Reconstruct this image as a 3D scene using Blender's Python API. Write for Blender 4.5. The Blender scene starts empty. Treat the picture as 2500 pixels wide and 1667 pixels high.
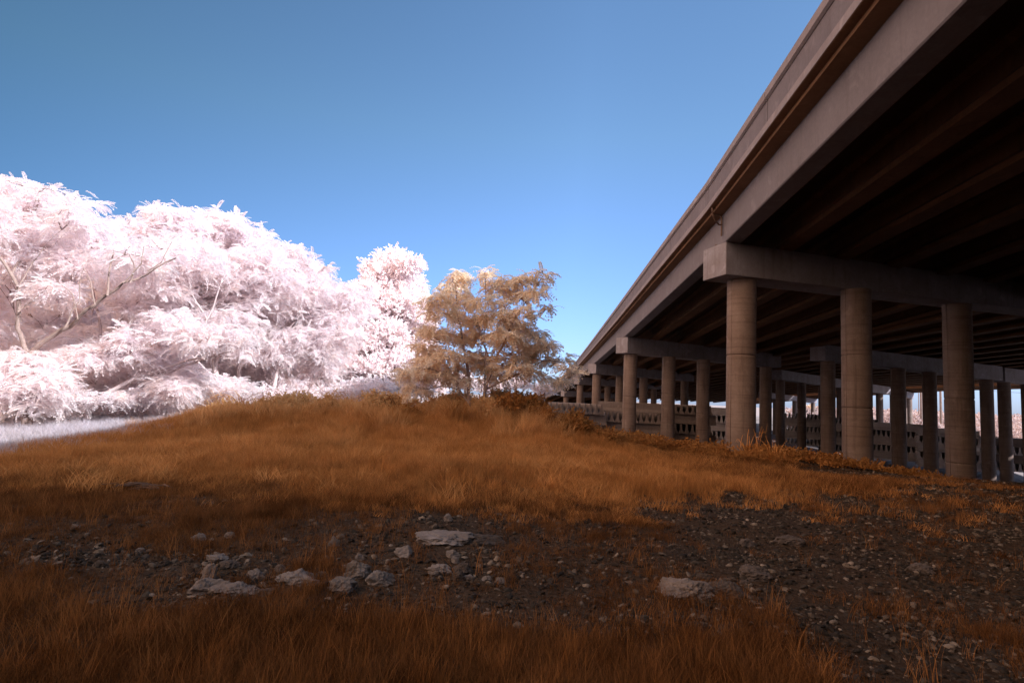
import bpy, bmesh, math, random
import numpy as np
from mathutils import Vector, noise as mnoise

random.seed(7)
RNG = np.random.default_rng(7)
sc = bpy.context.scene
COL = sc.collection
PI = math.pi

# ------------------------------------------------------------------ camera
F_PX = 1400.0                       # focal length in pixels of the 2500 px wide photo
TILT, ROLL = math.radians(5.3), math.radians(2.6)
EYE = np.array([0.0, 0.0, 1.6])
FW = np.array([0, math.cos(TILT), math.sin(TILT)])
U0 = np.array([0, -math.sin(TILT), math.cos(TILT)])
R0 = np.array([1.0, 0, 0])
RT = R0 * math.cos(ROLL) + U0 * math.sin(ROLL)
UP = U0 * math.cos(ROLL) - R0 * math.sin(ROLL)

def ray(px, py):
    return FW + RT * (px - 1250) / F_PX - UP * (py - 833.5) / F_PX
def PT(px, py, Y):
    d = ray(px, py); return EYE + d * (Y / d[1])
def PZ(px, py, z):
    d = ray(px, py); return EYE + d * ((z - 1.6) / d[2])

cam_d = bpy.data.cameras.new('camera')
cam = bpy.data.objects.new('camera', cam_d); COL.objects.link(cam)
cam_d.sensor_width = 36; cam_d.lens = F_PX / 2500 * 36
cam_d.clip_end = 4000; cam_d.clip_start = 0.05
from mathutils import Matrix
cam.matrix_world = Matrix((
    (RT[0], UP[0], -FW[0], EYE[0]), (RT[1], UP[1], -FW[1], EYE[1]), (RT[2], UP[2], -FW[2], EYE[2]), (0, 0, 0, 1)))
sc.camera = cam

# ------------------------------------------------------------------ render
sc.view_settings.view_transform = 'Standard'
sc.view_settings.look = 'None'
sc.view_settings.exposure = 1.4
sc.view_settings.gamma = 1.0
sc.render.engine = 'CYCLES'
sc.render.filter_size = 1.05
sc.cycles.use_denoising = True
sc.cycles.denoising_input_passes = 'RGB_ALBEDO_NORMAL'
sc.cycles.denoising_prefilter = 'ACCURATE'
sc.cycles.max_bounces = 14
sc.cycles.diffuse_bounces = 12
sc.cycles.transmission_bounces = 12
sc.cycles.transparent_max_bounces = 4
sc.cycles.sample_clamp_indirect = 6
sc.cycles.caustics_reflective = False
sc.cycles.caustics_refractive = False

# ------------------------------------------------------------------ light
SUN_EL = math.radians(26.3)
SH = np.array([0.85, -0.53]); SH /= np.linalg.norm(SH)
sun_dir = np.array([SH[0] * math.cos(SUN_EL), SH[1] * math.cos(SUN_EL), math.sin(SUN_EL)])
sd = bpy.data.lights.new('sun', 'SUN'); sd.energy = 3.1; sd.angle = math.radians(0.5); sd.color = (1.0, 0.97, 1.0)
so = bpy.data.objects.new('sun', sd); COL.objects.link(so)
so.rotation_euler = Vector(sun_dir).to_track_quat('Z', 'Y').to_euler()

w = bpy.data.worlds.new('World'); sc.world = w; w.use_nodes = True
nt = w.node_tree; nt.nodes.clear()
out = nt.nodes.new('ShaderNodeOutputWorld'); bg = nt.nodes.new('ShaderNodeBackground')
sky = nt.nodes.new('ShaderNodeTexSky'); sky.sky_type = 'NISHITA'; sky.sun_disc = False
sky.sun_elevation = SUN_EL; sky.sun_rotation = math.atan2(SH[0], SH[1])
sky.air_density = 1.0; sky.dust_density = 0.6; sky.ozone_density = 1.0
SKY_STRENGTH = 0.082
bg.inputs['Strength'].default_value = SKY_STRENGTH
# added warm brightening of the unseen sky overhead, for the shaded ground
tc = nt.nodes.new('ShaderNodeTexCoord')
dp = nt.nodes.new('ShaderNodeVectorMath'); dp.operation = 'DOT_PRODUCT'; dp.inputs[1].default_value = (0.05, -0.35, 0.93)
mr = nt.nodes.new('ShaderNodeMapRange'); mr.inputs['From Min'].default_value = 0.5; mr.inputs['From Max'].default_value = 0.98
mr.interpolation_type = 'SMOOTHSTEP'
mx = nt.nodes.new('ShaderNodeMix'); mx.data_type = 'RGBA'
mx.inputs['A'].default_value = (1, 1, 1, 1); mx.inputs['B'].default_value = (2.6, 1.8, 1.2, 1)
mu = nt.nodes.new('ShaderNodeMix'); mu.data_type = 'RGBA'; mu.blend_type = 'MULTIPLY'; mu.inputs['Factor'].default_value = 1
L = nt.links.new
L(tc.outputs['Generated'], dp.inputs[0]); L(dp.outputs['Value'], mr.inputs['Value']); L(mr.outputs['Result'], mx.inputs['Factor'])
L(sky.outputs[0], mu.inputs['A']); L(mx.outputs['Result'], mu.inputs['B'])
sx = nt.nodes.new('ShaderNodeSeparateXYZ'); L(tc.outputs['Generated'], sx.inputs[0])
m2 = nt.nodes.new('ShaderNodeMapRange'); m2.inputs['From Min'].default_value = 0.0; m2.inputs['From Max'].default_value = 0.42
L(sx.outputs['Z'], m2.inputs['Value'])
hz = nt.nodes.new('ShaderNodeMix'); hz.data_type = 'RGBA'; hz.inputs['A'].default_value = (0.67, 0.70, 1.20, 1); hz.inputs['B'].default_value = (1, 1, 1, 1)
L(m2.outputs['Result'], hz.inputs['Factor'])
mv = nt.nodes.new('ShaderNodeMix'); mv.data_type = 'RGBA'; mv.blend_type = 'MULTIPLY'; mv.inputs['Factor'].default_value = 1
L(mu.outputs['Result'], mv.inputs['A']); L(hz.outputs['Result'], mv.inputs['B'])
# the sky darkens away from the sun, to the left
mX = nt.nodes.new('ShaderNodeMapRange'); mX.inputs['From Min'].default_value = -0.66; mX.inputs['From Max'].default_value = 0.10; L(sx.outputs['X'], mX.inputs['Value'])
lx = nt.nodes.new('ShaderNodeMix'); lx.data_type = 'RGBA'; lx.inputs['A'].default_value = (0.25, 0.37, 0.41, 1); lx.inputs['B'].default_value = (0.78, 0.98, 1.14, 1)
L(mX.outputs['Result'], lx.inputs['Factor'])
mw = nt.nodes.new('ShaderNodeMix'); mw.data_type = 'RGBA'; mw.blend_type = 'MULTIPLY'; mw.inputs['Factor'].default_value = 1
L(mv.outputs['Result'], mw.inputs['A']); L(lx.outputs['Result'], mw.inputs['B'])
# added warm glow in the unseen sky at left behind, brightens shaded sides
d2 = nt.nodes.new('ShaderNodeVectorMath'); d2.operation = 'DOT_PRODUCT'; d2.inputs[1].default_value = (-0.86, -0.40, 0.31); L(tc.outputs['Generated'], d2.inputs[0])
m3 = nt.nodes.new('ShaderNodeMapRange'); m3.inputs['From Min'].default_value = 0.55; m3.inputs['From Max'].default_value = 0.92; m3.interpolation_type = 'SMOOTHSTEP'; L(d2.outputs['Value'], m3.inputs['Value'])
glow_ = nt.nodes.new('ShaderNodeMix'); glow_.data_type = 'RGBA'; glow_.inputs['B'].default_value = (16.0, 10.6, 7.6, 1)
L(m3.outputs['Result'], glow_.inputs['Factor']); L(mw.outputs['Result'], glow_.inputs['A'])
L(glow_.outputs['Result'], bg.inputs['Color']); L(bg.outputs[0], out.inputs[0])

# ------------------------------------------------------------------ object helpers
def mesh_arrays(name, verts, faces, mat, parent=None, smooth=False):
    """verts (N,3); faces: list of (M,k) int arrays"""
    me = bpy.data.meshes.new(name)
    verts = np.asarray(verts, dtype=np.float32)
    if not isinstance(faces, list): faces = [faces]
    faces = [np.asarray(f, dtype=np.int32) for f in faces if len(f)]
    nl = sum(f.size for f in faces); npoly = sum(len(f) for f in faces)
    me.vertices.add(len(verts)); me.vertices.foreach_set('co', verts.ravel())
    me.loops.add(nl); me.polygons.add(npoly)
    me.loops.foreach_set('vertex_index', np.concatenate([f.ravel() for f in faces]))
    st = []; k = 0
    for f in faces:
        n = f.shape[1]; st.append(k + np.arange(len(f)) * n); k += f.size
    me.polygons.foreach_set('loop_start', np.concatenate(st).astype(np.int32))
    me.polygons.foreach_set('use_smooth', np.full(npoly, bool(smooth)))
    me.update(calc_edges=True); me.validate()
    if mat: me.materials.append(mat)
    o = bpy.data.objects.new(name, me); COL.objects.link(o)
    if parent: o.parent = parent
    return o

class MB:
    """collects shapes into one mesh"""
    def __init__(s): s.v = []; s.f = {}; s.n = 0
    def add(s, verts, faces):
        verts = [tuple(map(float, p)) for p in verts]
        for f in faces: s.f.setdefault(len(f), []).append([i + s.n for i in f])
        s.v += verts; s.n += len(verts)
    def box(s, c, d, wdt, z0, z1, length):
        """box centred (x,y) c, along unit d, width, from z0 to z1"""
        n = (-d[1], d[0]); P = []
        for z in (z0, z1):
            for a, b in ((-1, -1), (1, -1), (1, 1), (-1, 1)):
                P.append((c[0] + d[0]*a*length/2 + n[0]*b*wdt/2, c[1] + d[1]*a*length/2 + n[1]*b*wdt/2, z))
        s.add(P, [(0,3,2,1),(4,5,6,7),(0,1,5,4),(1,2,6,5),(2,3,7,6),(3,0,4,7)])
    def tube(s, pts, radii, k=8, cap=True):
        pts = [np.array(p, float) for p in pts]; base = s.n; P = []; fs = []
        ref = np.array([0.31, 0.17, 0.93])
        for i, p in enumerate(pts):
            d = pts[min(i+1, len(pts)-1)] - pts[max(i-1, 0)]; d = d / (np.linalg.norm(d) + 1e-9)
            r_ = ref if abs(d @ ref) < .95 else np.array([1., 0, 0])
            a = np.cross(d, r_); a /= np.linalg.norm(a); b = np.cross(d, a)
            for j in range(k):
                t_ = 2*PI*j/k; P.append(p + radii[i]*(math.cos(t_)*a + math.sin(t_)*b))
        for i in range(len(pts)-1):
            for j in range(k):
                j2 = (j+1) % k; fs.append((i*k+j, i*k+j2, (i+1)*k+j2, (i+1)*k+j))
        if cap:
            fs.append(tuple(range(k))); fs.append(tuple((len(pts)-1)*k + j for j in reversed(range(k))))
        s.add(P, fs)
    def sweep(s, prof, nodes, rights, closed=True):
        """prof [(v, z)] swept along nodes (x,y,z) with right vectors"""
        k = len(prof); P = []; fs = []
        for n, r_ in zip(nodes, rights):
            for v, z in prof: P.append((n[0] + r_[0]*v, n[1] + r_[1]*v, n[2] + z))
        for i in range(len(nodes)-1):
            for j in range(k if closed else k-1):
                j2 = (j+1) % k; fs.append((i*k+j, (i+1)*k+j, (i+1)*k+j2, i*k+j2))
        if closed:
            fs.append(tuple(range(k))); fs.append(tuple((len(nodes)-1)*k + j for j in reversed(range(k))))
        s.add(P, fs)
    def build(s, name, mat, parent=None, smooth=False):
        o = mesh_arrays(name, s.v, [np.array(x) for x in s.f.values()], mat, parent, smooth)
        return o

def tag(o, label=None, cat=None, group=None, kind=None):
    if label: o['label'] = label
    if cat: o['category'] = cat
    if group: o['group'] = group
    if kind: o['kind'] = kind
    return o
def empty(name, loc=(0, 0, 0)):
    o = bpy.data.objects.new(name, None); COL.objects.link(o); o.location = loc; o.empty_display_size = .3
    return o
def bevel(o, wdt, seg=2):
    m = o.modifiers.new('bevel', 'BEVEL'); m.width = wdt; m.segments = seg; m.limit_method = 'ANGLE'; m.angle_limit = math.radians(50)
    return o

# ------------------------------------------------------------------ materials
def new_mat(name):
    m = bpy.data.materials.new(name); m.use_nodes = True
    m.node_tree.nodes.clear(); return m, m.node_tree
def N(t_, kind, **kw):
    n = t_.nodes.new(kind)
    for k_, v in kw.items():
        if k_ in n.inputs: n.inputs[k_].default_value = v
        else: setattr(n, k_, v)
    return n
def mixc(t_, fac, a, b, blend='MIX'):
    n = t_.nodes.new('ShaderNodeMix'); n.data_type = 'RGBA'; n.blend_type = blend
    for sock, val in (('Factor', fac), ('A', a), ('B', b)):
        if hasattr(val, 'links'): t_.links.new(val, n.inputs[sock])
        elif isinstance(val, (int, float)): n.inputs[sock].default_value = val
        else: n.inputs[sock].default_value = (*val, 1)
    return n.outputs['Result']
def noise_fac(t_, vec, scale, lo=.35, hi=.65, detail=5, rough=.6, dist=0.0):
    n = N(t_, 'ShaderNodeTexNoise', Scale=scale, Detail=detail, Roughness=rough, Distortion=dist)
    t_.links.new(vec, n.inputs['Vector'])
    r_ = N(t_, 'ShaderNodeMapRange'); r_.inputs['From Min'].default_value = lo; r_.inputs['From Max'].default_value = hi
    t_.links.new(n.outputs[0], r_.inputs['Value']); return r_.outputs['Result']

def mat_concrete(name, c1, c2, stain=(.10, .07, .05), streak=.5, rough=.9, bump=.25, rings=0.0):
    m, t_ = new_mat(name)
    geo = N(t_, 'ShaderNodeNewGeometry'); pos = geo.outputs['Position']
    f1 = noise_fac(t_, pos, .9, .3, .7, 6, .65)
    col = mixc(t_, f1, c1, c2)
    mp = N(t_, 'ShaderNodeMapping'); mp.inputs['Scale'].default_value = (2.2, 2.2, .16); t_.links.new(pos, mp.inputs['Vector'])
    f2 = noise_fac(t_, mp.outputs[0], 1.6, .52, .78, 5, .7)
    mm = N(t_, 'ShaderNodeMath', operation='MULTIPLY'); mm.inputs[1].default_value = streak; t_.links.new(f2, mm.inputs[0])
    col = mixc(t_, mm.outputs[0], col, stain)
    f3 = noise_fac(t_, pos, 14, .3, .7, 6, .7)
    m3 = N(t_, 'ShaderNodeMath', operation='MULTIPLY'); m3.inputs[1].default_value = .35; t_.links.new(f3, m3.inputs[0])
    col = mixc(t_, m3.outputs[0], col, tuple(.55*x for x in c1))
    f4 = noise_fac(t_, pos, 2.3, .60, .72, 3, .5, .6)
    m4 = N(t_, 'ShaderNodeMath', operation='MULTIPLY'); m4.inputs[1].default_value = .3; t_.links.new(f4, m4.inputs[0])
    col = mixc(t_, m4.outputs[0], col, tuple(min(.7, 1.5*x) for x in c2))
    if rings:
        mq = N(t_, 'ShaderNodeMapping'); mq.inputs['Scale'].default_value = (.12, .12, 5.5); t_.links.new(pos, mq.inputs['Vector'])
        f6 = noise_fac(t_, mq.outputs[0], 2.0, .5, .75, 4, .7)
        m6 = N(t_, 'ShaderNodeMath', operation='MULTIPLY'); m6.inputs[1].default_value = rings; t_.links.new(f6, m6.inputs[0])
        col = mixc(t_, m6.outputs[0], col, stain)
    b = N(t_, 'ShaderNodeBsdfPrincipled', Roughness=rough); b.inputs['Specular IOR Level'].default_value = .2
    t_.links.new(col, b.inputs['Base Color'])
    n5 = N(t_, 'ShaderNodeTexNoise', Scale=35.0, Detail=6.0, Roughness=.7); t_.links.new(pos, n5.inputs['Vector'])
    bp = N(t_, 'ShaderNodeBump', Strength=bump, Distance=.02); t_.links.new(n5.outputs[0], bp.inputs['Height']); t_.links.new(bp.outputs[0], b.inputs['Normal'])
    o = N(t_, 'ShaderNodeOutputMaterial'); t_.links.new(b.outputs[0], o.inputs[0]); return m

def mat_leaf(name, c1, c2, c3=None, trans=.35, scale=.8, vary=None):
    m, t_ = new_mat(name)
    geo = N(t_, 'ShaderNodeNewGeometry'); pos = geo.outputs['Position']
    f1 = noise_fac(t_, pos, scale, .32, .68, 4, .6)
    col = mixc(t_, f1, c1, c2)
    if c3:
        f2 = noise_fac(t_, pos, scale*7, .45, .75, 3, .6)
        col = mixc(t_, f2, col, c3)
    if vary:
        oi = N(t_, 'ShaderNodeObjectInfo'); vr = N(t_, 'ShaderNodeMapRange'); vr.inputs['To Min'].default_value = vary[0]; vr.inputs['To Max'].default_value = vary[1]
        t_.links.new(oi.outputs['Random'], vr.inputs['Value'])
        vm = N(t_, 'ShaderNodeVectorMath', operation='SCALE'); t_.links.new(col, vm.inputs[0]); t_.links.new(vr.outputs['Result'], vm.inputs['Scale']); col = vm.outputs[0]
    d = N(t_, 'ShaderNodeBsdfDiffuse'); tr = N(t_, 'ShaderNodeBsdfTranslucent')
    t_.links.new(col, d.inputs[0]); t_.links.new(col, tr.inputs[0])
    ms = N(t_, 'ShaderNodeMixShader'); ms.inputs[0].default_value = trans
    t_.links.new(d.outputs[0], ms.inputs[1]); t_.links.new(tr.outputs[0], ms.inputs[2])
    o = N(t_, 'ShaderNodeOutputMaterial'); t_.links.new(ms.outputs[0], o.inputs[0]); return m

def mat_simple(name, c1, c2, scale=4.0, rough=.85, metal=0.0, bump=0.0, vary=False):
    m, t_ = new_mat(name)
    geo = N(t_, 'ShaderNodeNewGeometry'); pos = geo.outputs['Position']
    col = mixc(t_, noise_fac(t_, pos, scale, .3, .7, 6, .65), c1, c2)
    if vary:
        oi = N(t_, 'ShaderNodeObjectInfo'); pw = N(t_, 'ShaderNodeMath', operation='POWER'); pw.inputs[1].default_value = 5.0; t_.links.new(oi.outputs['Random'], pw.inputs[0])
        vr = N(t_, 'ShaderNodeMapRange'); vr.inputs['To Min'].default_value = .5; vr.inputs['To Max'].default_value = 4.2; t_.links.new(pw.outputs[0], vr.inputs['Value'])
        vm = N(t_, 'ShaderNodeVectorMath', operation='SCALE'); t_.links.new(col, vm.inputs[0]); t_.links.new(vr.outputs['Result'], vm.inputs['Scale']); col = vm.outputs[0]
    b = N(t_, 'ShaderNodeBsdfPrincipled', Roughness=rough, Metallic=metal); b.inputs['Specular IOR Level'].default_value = .2
    t_.links.new(col, b.inputs['Base Color'])
    if bump:
        n5 = N(t_, 'ShaderNodeTexNoise', Scale=scale*6, Detail=6.0, Roughness=.7); t_.links.new(pos, n5.inputs['Vector'])
        bp = N(t_, 'ShaderNodeBump', Strength=bump, Distance=.02); t_.links.new(n5.outputs[0], bp.inputs['Height']); t_.links.new(bp.outputs[0], b.inputs['Normal'])
    o = N(t_, 'ShaderNodeOutputMaterial'); t_.links.new(b.outputs[0], o.inputs[0]); return m

M = {}
M['fascia'] = mat_concrete('fascia_concrete', (.155, .137, .145), (.19, .17, .182), (.085, .062, .055), .4)
M['parapet'] = mat_concrete('parapet_concrete', (.225, .192, .198), (.28, .245, .252), (.14, .11, .10), .35)
M['column'] = mat_concrete('column_concrete', (.165, .116, .094), (.235, .178, .152), (.06, .036, .026), .8, rings=.55)
M['cap'] = mat_concrete('pier_cap_concrete', (.20, .172, .178), (.28, .268, .30), (.08, .05, .04), .5)
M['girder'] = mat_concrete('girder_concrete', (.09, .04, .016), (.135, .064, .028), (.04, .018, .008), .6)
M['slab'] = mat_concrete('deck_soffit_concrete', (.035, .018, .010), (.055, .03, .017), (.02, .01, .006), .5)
M['panel'] = mat_concrete('parapet_panel_concrete', (.145, .128, .14), (.185, .165, .178), (.09, .07, .065), .5)
M['edge'] = mat_concrete('deck_edge_concrete', (.17, .088, .046), (.22, .12, .065), (.08, .037, .018), .4)
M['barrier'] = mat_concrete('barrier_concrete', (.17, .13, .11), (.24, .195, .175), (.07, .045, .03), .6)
M['barrier_skylit'] = mat_concrete('skylit_barrier_concrete', (.42, .38, .38), (.54, .50, .51), (.18, .13, .11), .45)  # lighter copy for the far stacks, open sky light painted into the colour
M['leaf_white'] = mat_leaf('pale_foliage', (.94, .88, .89), (.96, .93, .955), (.935, .83, .78), .6, .35)
M['leaf_poplar'] = mat_leaf('poplar_foliage', (.95, .88, .88), (.97, .93, .95), (.92, .80, .76), .5, .5)
M['leaf_tan'] = mat_leaf('tan_foliage', (.885, .775, .63), (.90, .82, .71), (.82, .63, .45), .52, .8)
M['scrub'] = mat_leaf('scrub_foliage', (.56, .43, .40), (.66, .55, .53), (.46, .30, .22), .4, .15)
M['leaf_bush'] = mat_leaf('bush_foliage', (.68, .44, .21), (.78, .57, .32), (.52, .28, .10), .4, 1.0)
M['leaf_rust'] = mat_leaf('rust_foliage', (.38, .165, .05), (.47, .25, .09), (.27, .09, .022), .35, 1.2)
M['grass'] = mat_leaf('dimmed_dry_grass_blades', (.15, .062, .022), (.225, .105, .042), (.09, .034, .011), .3, .45, (.45, 1.35))  # foreground blades, darkened in colour to dim the near ground
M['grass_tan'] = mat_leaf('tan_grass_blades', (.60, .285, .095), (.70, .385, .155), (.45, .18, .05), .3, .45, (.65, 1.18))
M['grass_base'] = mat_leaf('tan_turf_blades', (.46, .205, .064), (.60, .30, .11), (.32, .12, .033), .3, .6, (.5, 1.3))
M['crest'] = mat_leaf('hazed_crest_blades', (.66, .36, .145), (.76, .47, .22), (.52, .24, .08), .4, .5, (.7, 1.15))  # paler than the mound grass, haze over the crest painted in
M['straw'] = mat_leaf('straw_blades', (.28, .115, .034), (.38, .185, .072), (.19, .068, .017), .3, .6, (.6, 1.15))
M['grass_sunlit'] = mat_leaf('sunlit_grass_blades', (.48, .45, .48), (.58, .55, .62), (.42, .35, .33), .3, .6)  # sunlit copy of the grass, sun brightness put into the colour
M['bark'] = mat_simple('bark', (.22, .155, .13), (.38, .29, .26), 9, .9, 0, .5)
M['bark_pale'] = mat_simple('pale_bark', (.42, .34, .32), (.66, .56, .56), 5, .9, 0, .4)
M['metal'] = mat_simple('galvanised_pipe', (.10, .06, .045), (.16, .10, .07), 8, .6, .3)
M['rock'] = mat_concrete('rock', (.10, .075, .06), (.27, .225, .21), (.035, .022, .015), .6, .95, .9)
M['rock_brown'] = mat_concrete('brown_rock', (.05, .038, .03), (.135, .108, .098), (.02, .013, .009), .6, .95, .9)
M['rock_pale'] = mat_concrete('pale_rock', (.12, .098, .087), (.30, .262, .25), (.04, .027, .019), .6, .95, .9)
M['pebble'] = mat_simple('pebbles', (.016, .011, .0075), (.066, .053, .043), 11, .95, 0, 0, True)
M['pole'] = mat_simple('weathered_pole', (.17, .13, .12), (.25, .20, .18), 3)

def mat_ground():
    m, t_ = new_mat('ground_soil')
    geo = N(t_, 'ShaderNodeNewGeometry'); pos = geo.outputs['Position']
    col = mixc(t_, noise_fac(t_, pos, .8, .3, .7, 7, .7), (.026, .013, .006), (.05, .027, .014))
    col = mixc(t_, noise_fac(t_, pos, 22, .4, .7, 6, .75), col, (.085, .06, .042))
    sp = N(t_, 'ShaderNodeSeparateXYZ'); t_.links.new(pos, sp.inputs[0])
    ra = N(t_, 'ShaderNodeMapRange'); ra.inputs['From Min'].default_value = 22; ra.inputs['From Max'].default_value = 30; t_.links.new(sp.outputs['X'], ra.inputs['Value'])
    rb = N(t_, 'ShaderNodeMapRange'); rb.inputs['From Min'].default_value = 33; rb.inputs['From Max'].default_value = 40; t_.links.new(sp.outputs['Y'], rb.inputs['Value'])
    rm = N(t_, 'ShaderNodeMath', operation='MAXIMUM'); t_.links.new(ra.outputs['Result'], rm.inputs[0]); t_.links.new(rb.outputs['Result'], rm.inputs[1])
    col = mixc(t_, rm.outputs[0], col, mixc(t_, noise_fac(t_, pos, 1.5, .3, .7, 6, .7), (.30, .25, .23), (.46, .41, .40)))
    b = N(t_, 'ShaderNodeBsdfPrincipled', Roughness=1.0); b.inputs['Specular IOR Level'].default_value = .1
    t_.links.new(col, b.inputs['Base Color'])
    n5 = N(t_, 'ShaderNodeTexNoise', Scale=16.0, Detail=8.0, Roughness=.75); t_.links.new(pos, n5.inputs['Vector'])
    bp = N(t_, 'ShaderNodeBump', Strength=.8, Distance=.05); t_.links.new(n5.outputs[0], bp.inputs['Height']); t_.links.new(bp.outputs[0], b.inputs['Normal'])
    o = N(t_, 'ShaderNodeOutputMaterial'); t_.links.new(b.outputs[0], o.inputs[0]); return m
M['ground'] = mat_ground()

# ------------------------------------------------------------------ terrain
def sstep(a, b, x):
    t_ = np.clip((x - a) / (b - a), 0, 1); return t_*t_*(3 - 2*t_)
def vnoise(x, y, s, seed=0):
    """smooth value noise, vectorised"""
    x = np.asarray(x, float) / s + 37.1*seed; y = np.asarray(y, float) / s - 11.7*seed
    xi = np.floor(x); yi = np.floor(y); fx = x - xi; fy = y - yi
    fx = fx*fx*(3-2*fx); fy = fy*fy*(3-2*fy)
    def h(a, b):
        q = np.sin(a*127.1 + b*311.7 + seed*74.7) * 43758.5453; return q - np.floor(q)
    return (h(xi, yi)*(1-fx) + h(xi+1, yi)*fx)*(1-fy) + (h(xi, yi+1)*(1-fx) + h(xi+1, yi+1)*fx)*fy
def ground(x, y):
    x = np.asarray(x, float); y = np.asarray(y, float)
    z = np.zeros(np.broadcast(x, y).shape) + 0*x
    # mound in front of the trees
    z = z - .28*sstep(-6.5, -10.5, x)*sstep(7, 11, y)*(1 - sstep(14.5, 18.5, y)*sstep(-12.5, -9.5, x))
    z = z + .10*np.exp(-(((x+8.2)/2.0)**2 + ((y-20.0)/2.4)**2)) + .22*(vnoise(x, y, 1.3, 8)-.4)*np.exp(-(((x+4.0)/7)**2 + ((y-19.0)/3.0)**2))
    z = z + .54*np.exp(-(((x+4.5)/6.5)**2 + ((y-20.0)/3.2)**2))
    z = z + .26*np.exp(-(((x-.3)/3.2)**2 + ((y-21.0)/2.5)**2))
    z = z - .22*sstep(3, 7, x)*sstep(11, 17, y)
    # falls away to the storage yard under the decks
    under = sstep(2, 12, x)
    z = z - 2.2*sstep(24, 38, y)*sstep(-1, 9, x)
    z = z - 1.7*sstep(45, 72, y)*sstep(-1, 9, x)
    slope = -np.clip((x - 9.0), 0, 40)*.105*sstep(15, 24, y)
    z = z + np.where(y < 45, slope, slope*(1 - .9*sstep(45, 72, y)))
    z = z - .6*sstep(24, 40, y)*sstep(-1, -8, x)*0
    # unseen rise added behind the camera to keep sky light off the foreground
    z = z + 8.5*sstep(-1.5, -16, y)
    # bank far off on the right
    z = z + 2.6*sstep(125, 190, y)*sstep(30, 80, x)
    z = z - 1.0*sstep(60, 120, y)*sstep(0, -10, x)
    z = z + .10*(vnoise(x, y, 1.7, 1)-.5) + .05*(vnoise(x, y, .6, 2)-.5) + .2*(vnoise(x, y, 6, 3)-.5)*sstep(3, 8, np.hypot(x, y))
    return z
def gz(x, y): return float(ground(np.array([x]), np.array([y]))[0])
def PG(px, py):
    """where the sight line meets the ground"""
    d = ray(px, py); t_ = 2.0
    for _ in range(4000):
        p = EYE + d*t_
        if p[2] < gz(p[0], p[1]): break
        t_ += .01
    return p

def axis(n, near, far):
    u = np.linspace(-1, 1, n); return np.sign(u)*(near*np.abs(u) + (far-near)*np.abs(u)**6)
gx = axis(361, 42, 1500); gy = axis(361, 42, 1500) + 12
X, Y = np.meshgrid(gx, gy, indexing='ij')
V = np.stack([X, Y, ground(X, Y)], -1).reshape(-1, 3)
n_ = len(gx); I = np.arange(n_*n_).reshape(n_, n_)
Fc = np.stack([I[:-1, :-1], I[1:, :-1], I[1:, 1:], I[:-1, 1:]], -1).reshape(-1, 4)
tag(mesh_arrays('ground', V, Fc, M['ground'], smooth=True), kind='structure', label='dry stony ground sloping away beneath the overpass')

# ------------------------------------------------------------------ overpass
def rights_of(nodes):
    rs = []
    for i in range(len(nodes)):
        d = np.array(nodes[min(i+1, len(nodes)-1)]) - np.array(nodes[max(i-1, 0)])
        d = d[:2]/np.linalg.norm(d[:2]); rs.append((d[1], -d[0]))
    return rs
u_near = ray(1380, 983); u_near /= np.linalg.norm(u_near)
A = PT(1764, 597, 21.2)
Z1 = A - 26*u_near; Z2 = Z1 - np.array([2.9, 25.5, .05])
Bp = PT(1521, 825, 45.5); Cp = PT(1448.7, 888.7, 70); Dp = PT(1412, 920.5, 94.5); Ep = PT(1372, 953, 120)
Fp = Ep + np.array([-2.2, 26, -2.2]); Gp = Fp + np.array([-4, 26, -2.6])
nodes1 = [Z2, Z1, A, Bp, Cp, Dp, Ep, Fp, Gp]
r1 = rights_of(nodes1)

def i_girder(v, depth=1.13, bf=.30, wb=.10, tf=.24):
    return [(v-bf, 0), (v+bf, 0), (v+bf, .17), (v+wb, .36), (v+wb, depth-.22), (v+tf, depth-.10), (v+tf, depth+.002),
            (v-tf, depth+.002), (v-tf, depth-.10), (v-wb, depth-.22), (v-wb, .36), (v-bf, .17)]
def add_column(parent, top, base_z, rad=.535, joints=(), lean=(0, 0)):
    mb = MB(); x, y, zt = top; k = 32; prof = []
    zs = sorted(joints, reverse=True)
    prof.append((zt, rad))
    for zj in zs:
        prof += [(zj+.07, rad), (zj+.028, rad), (zj+.022, rad-.018), (zj-.022, rad-.018), (zj-.028, rad), (zj-.07, rad)]
    prof.append((base_z, rad))
    P = []; fs = []
    for z, r_ in prof:
        for j in range(k):
            a = 2*PI*j/k; P.append((x + r_*math.cos(a), y + r_*math.sin(a), z))
    for i in range(len(prof)-1):
        for j in range(k):
            j2 = (j+1) % k; fs.append((i*k+j, (i+1)*k+j, (i+1)*k+j2, i*k+j2))
    mb.add(P, fs)
    # formwork seam down the shaft
    a = math.atan2(-y, -x) - .72
    c_, s_ = math.cos(a), math.sin(a)
    mb.box((x + (rad+.003)*c_, y + (rad+.003)*s_), (c_, s_), .022, base_z, zt-.002, .014)
    o = mb.build('column', M['column'], parent)
    for p in o.data.polygons: p.use_smooth = len(p.vertices) == 4 and abs(p.normal.z) < .5
    return o
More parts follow.
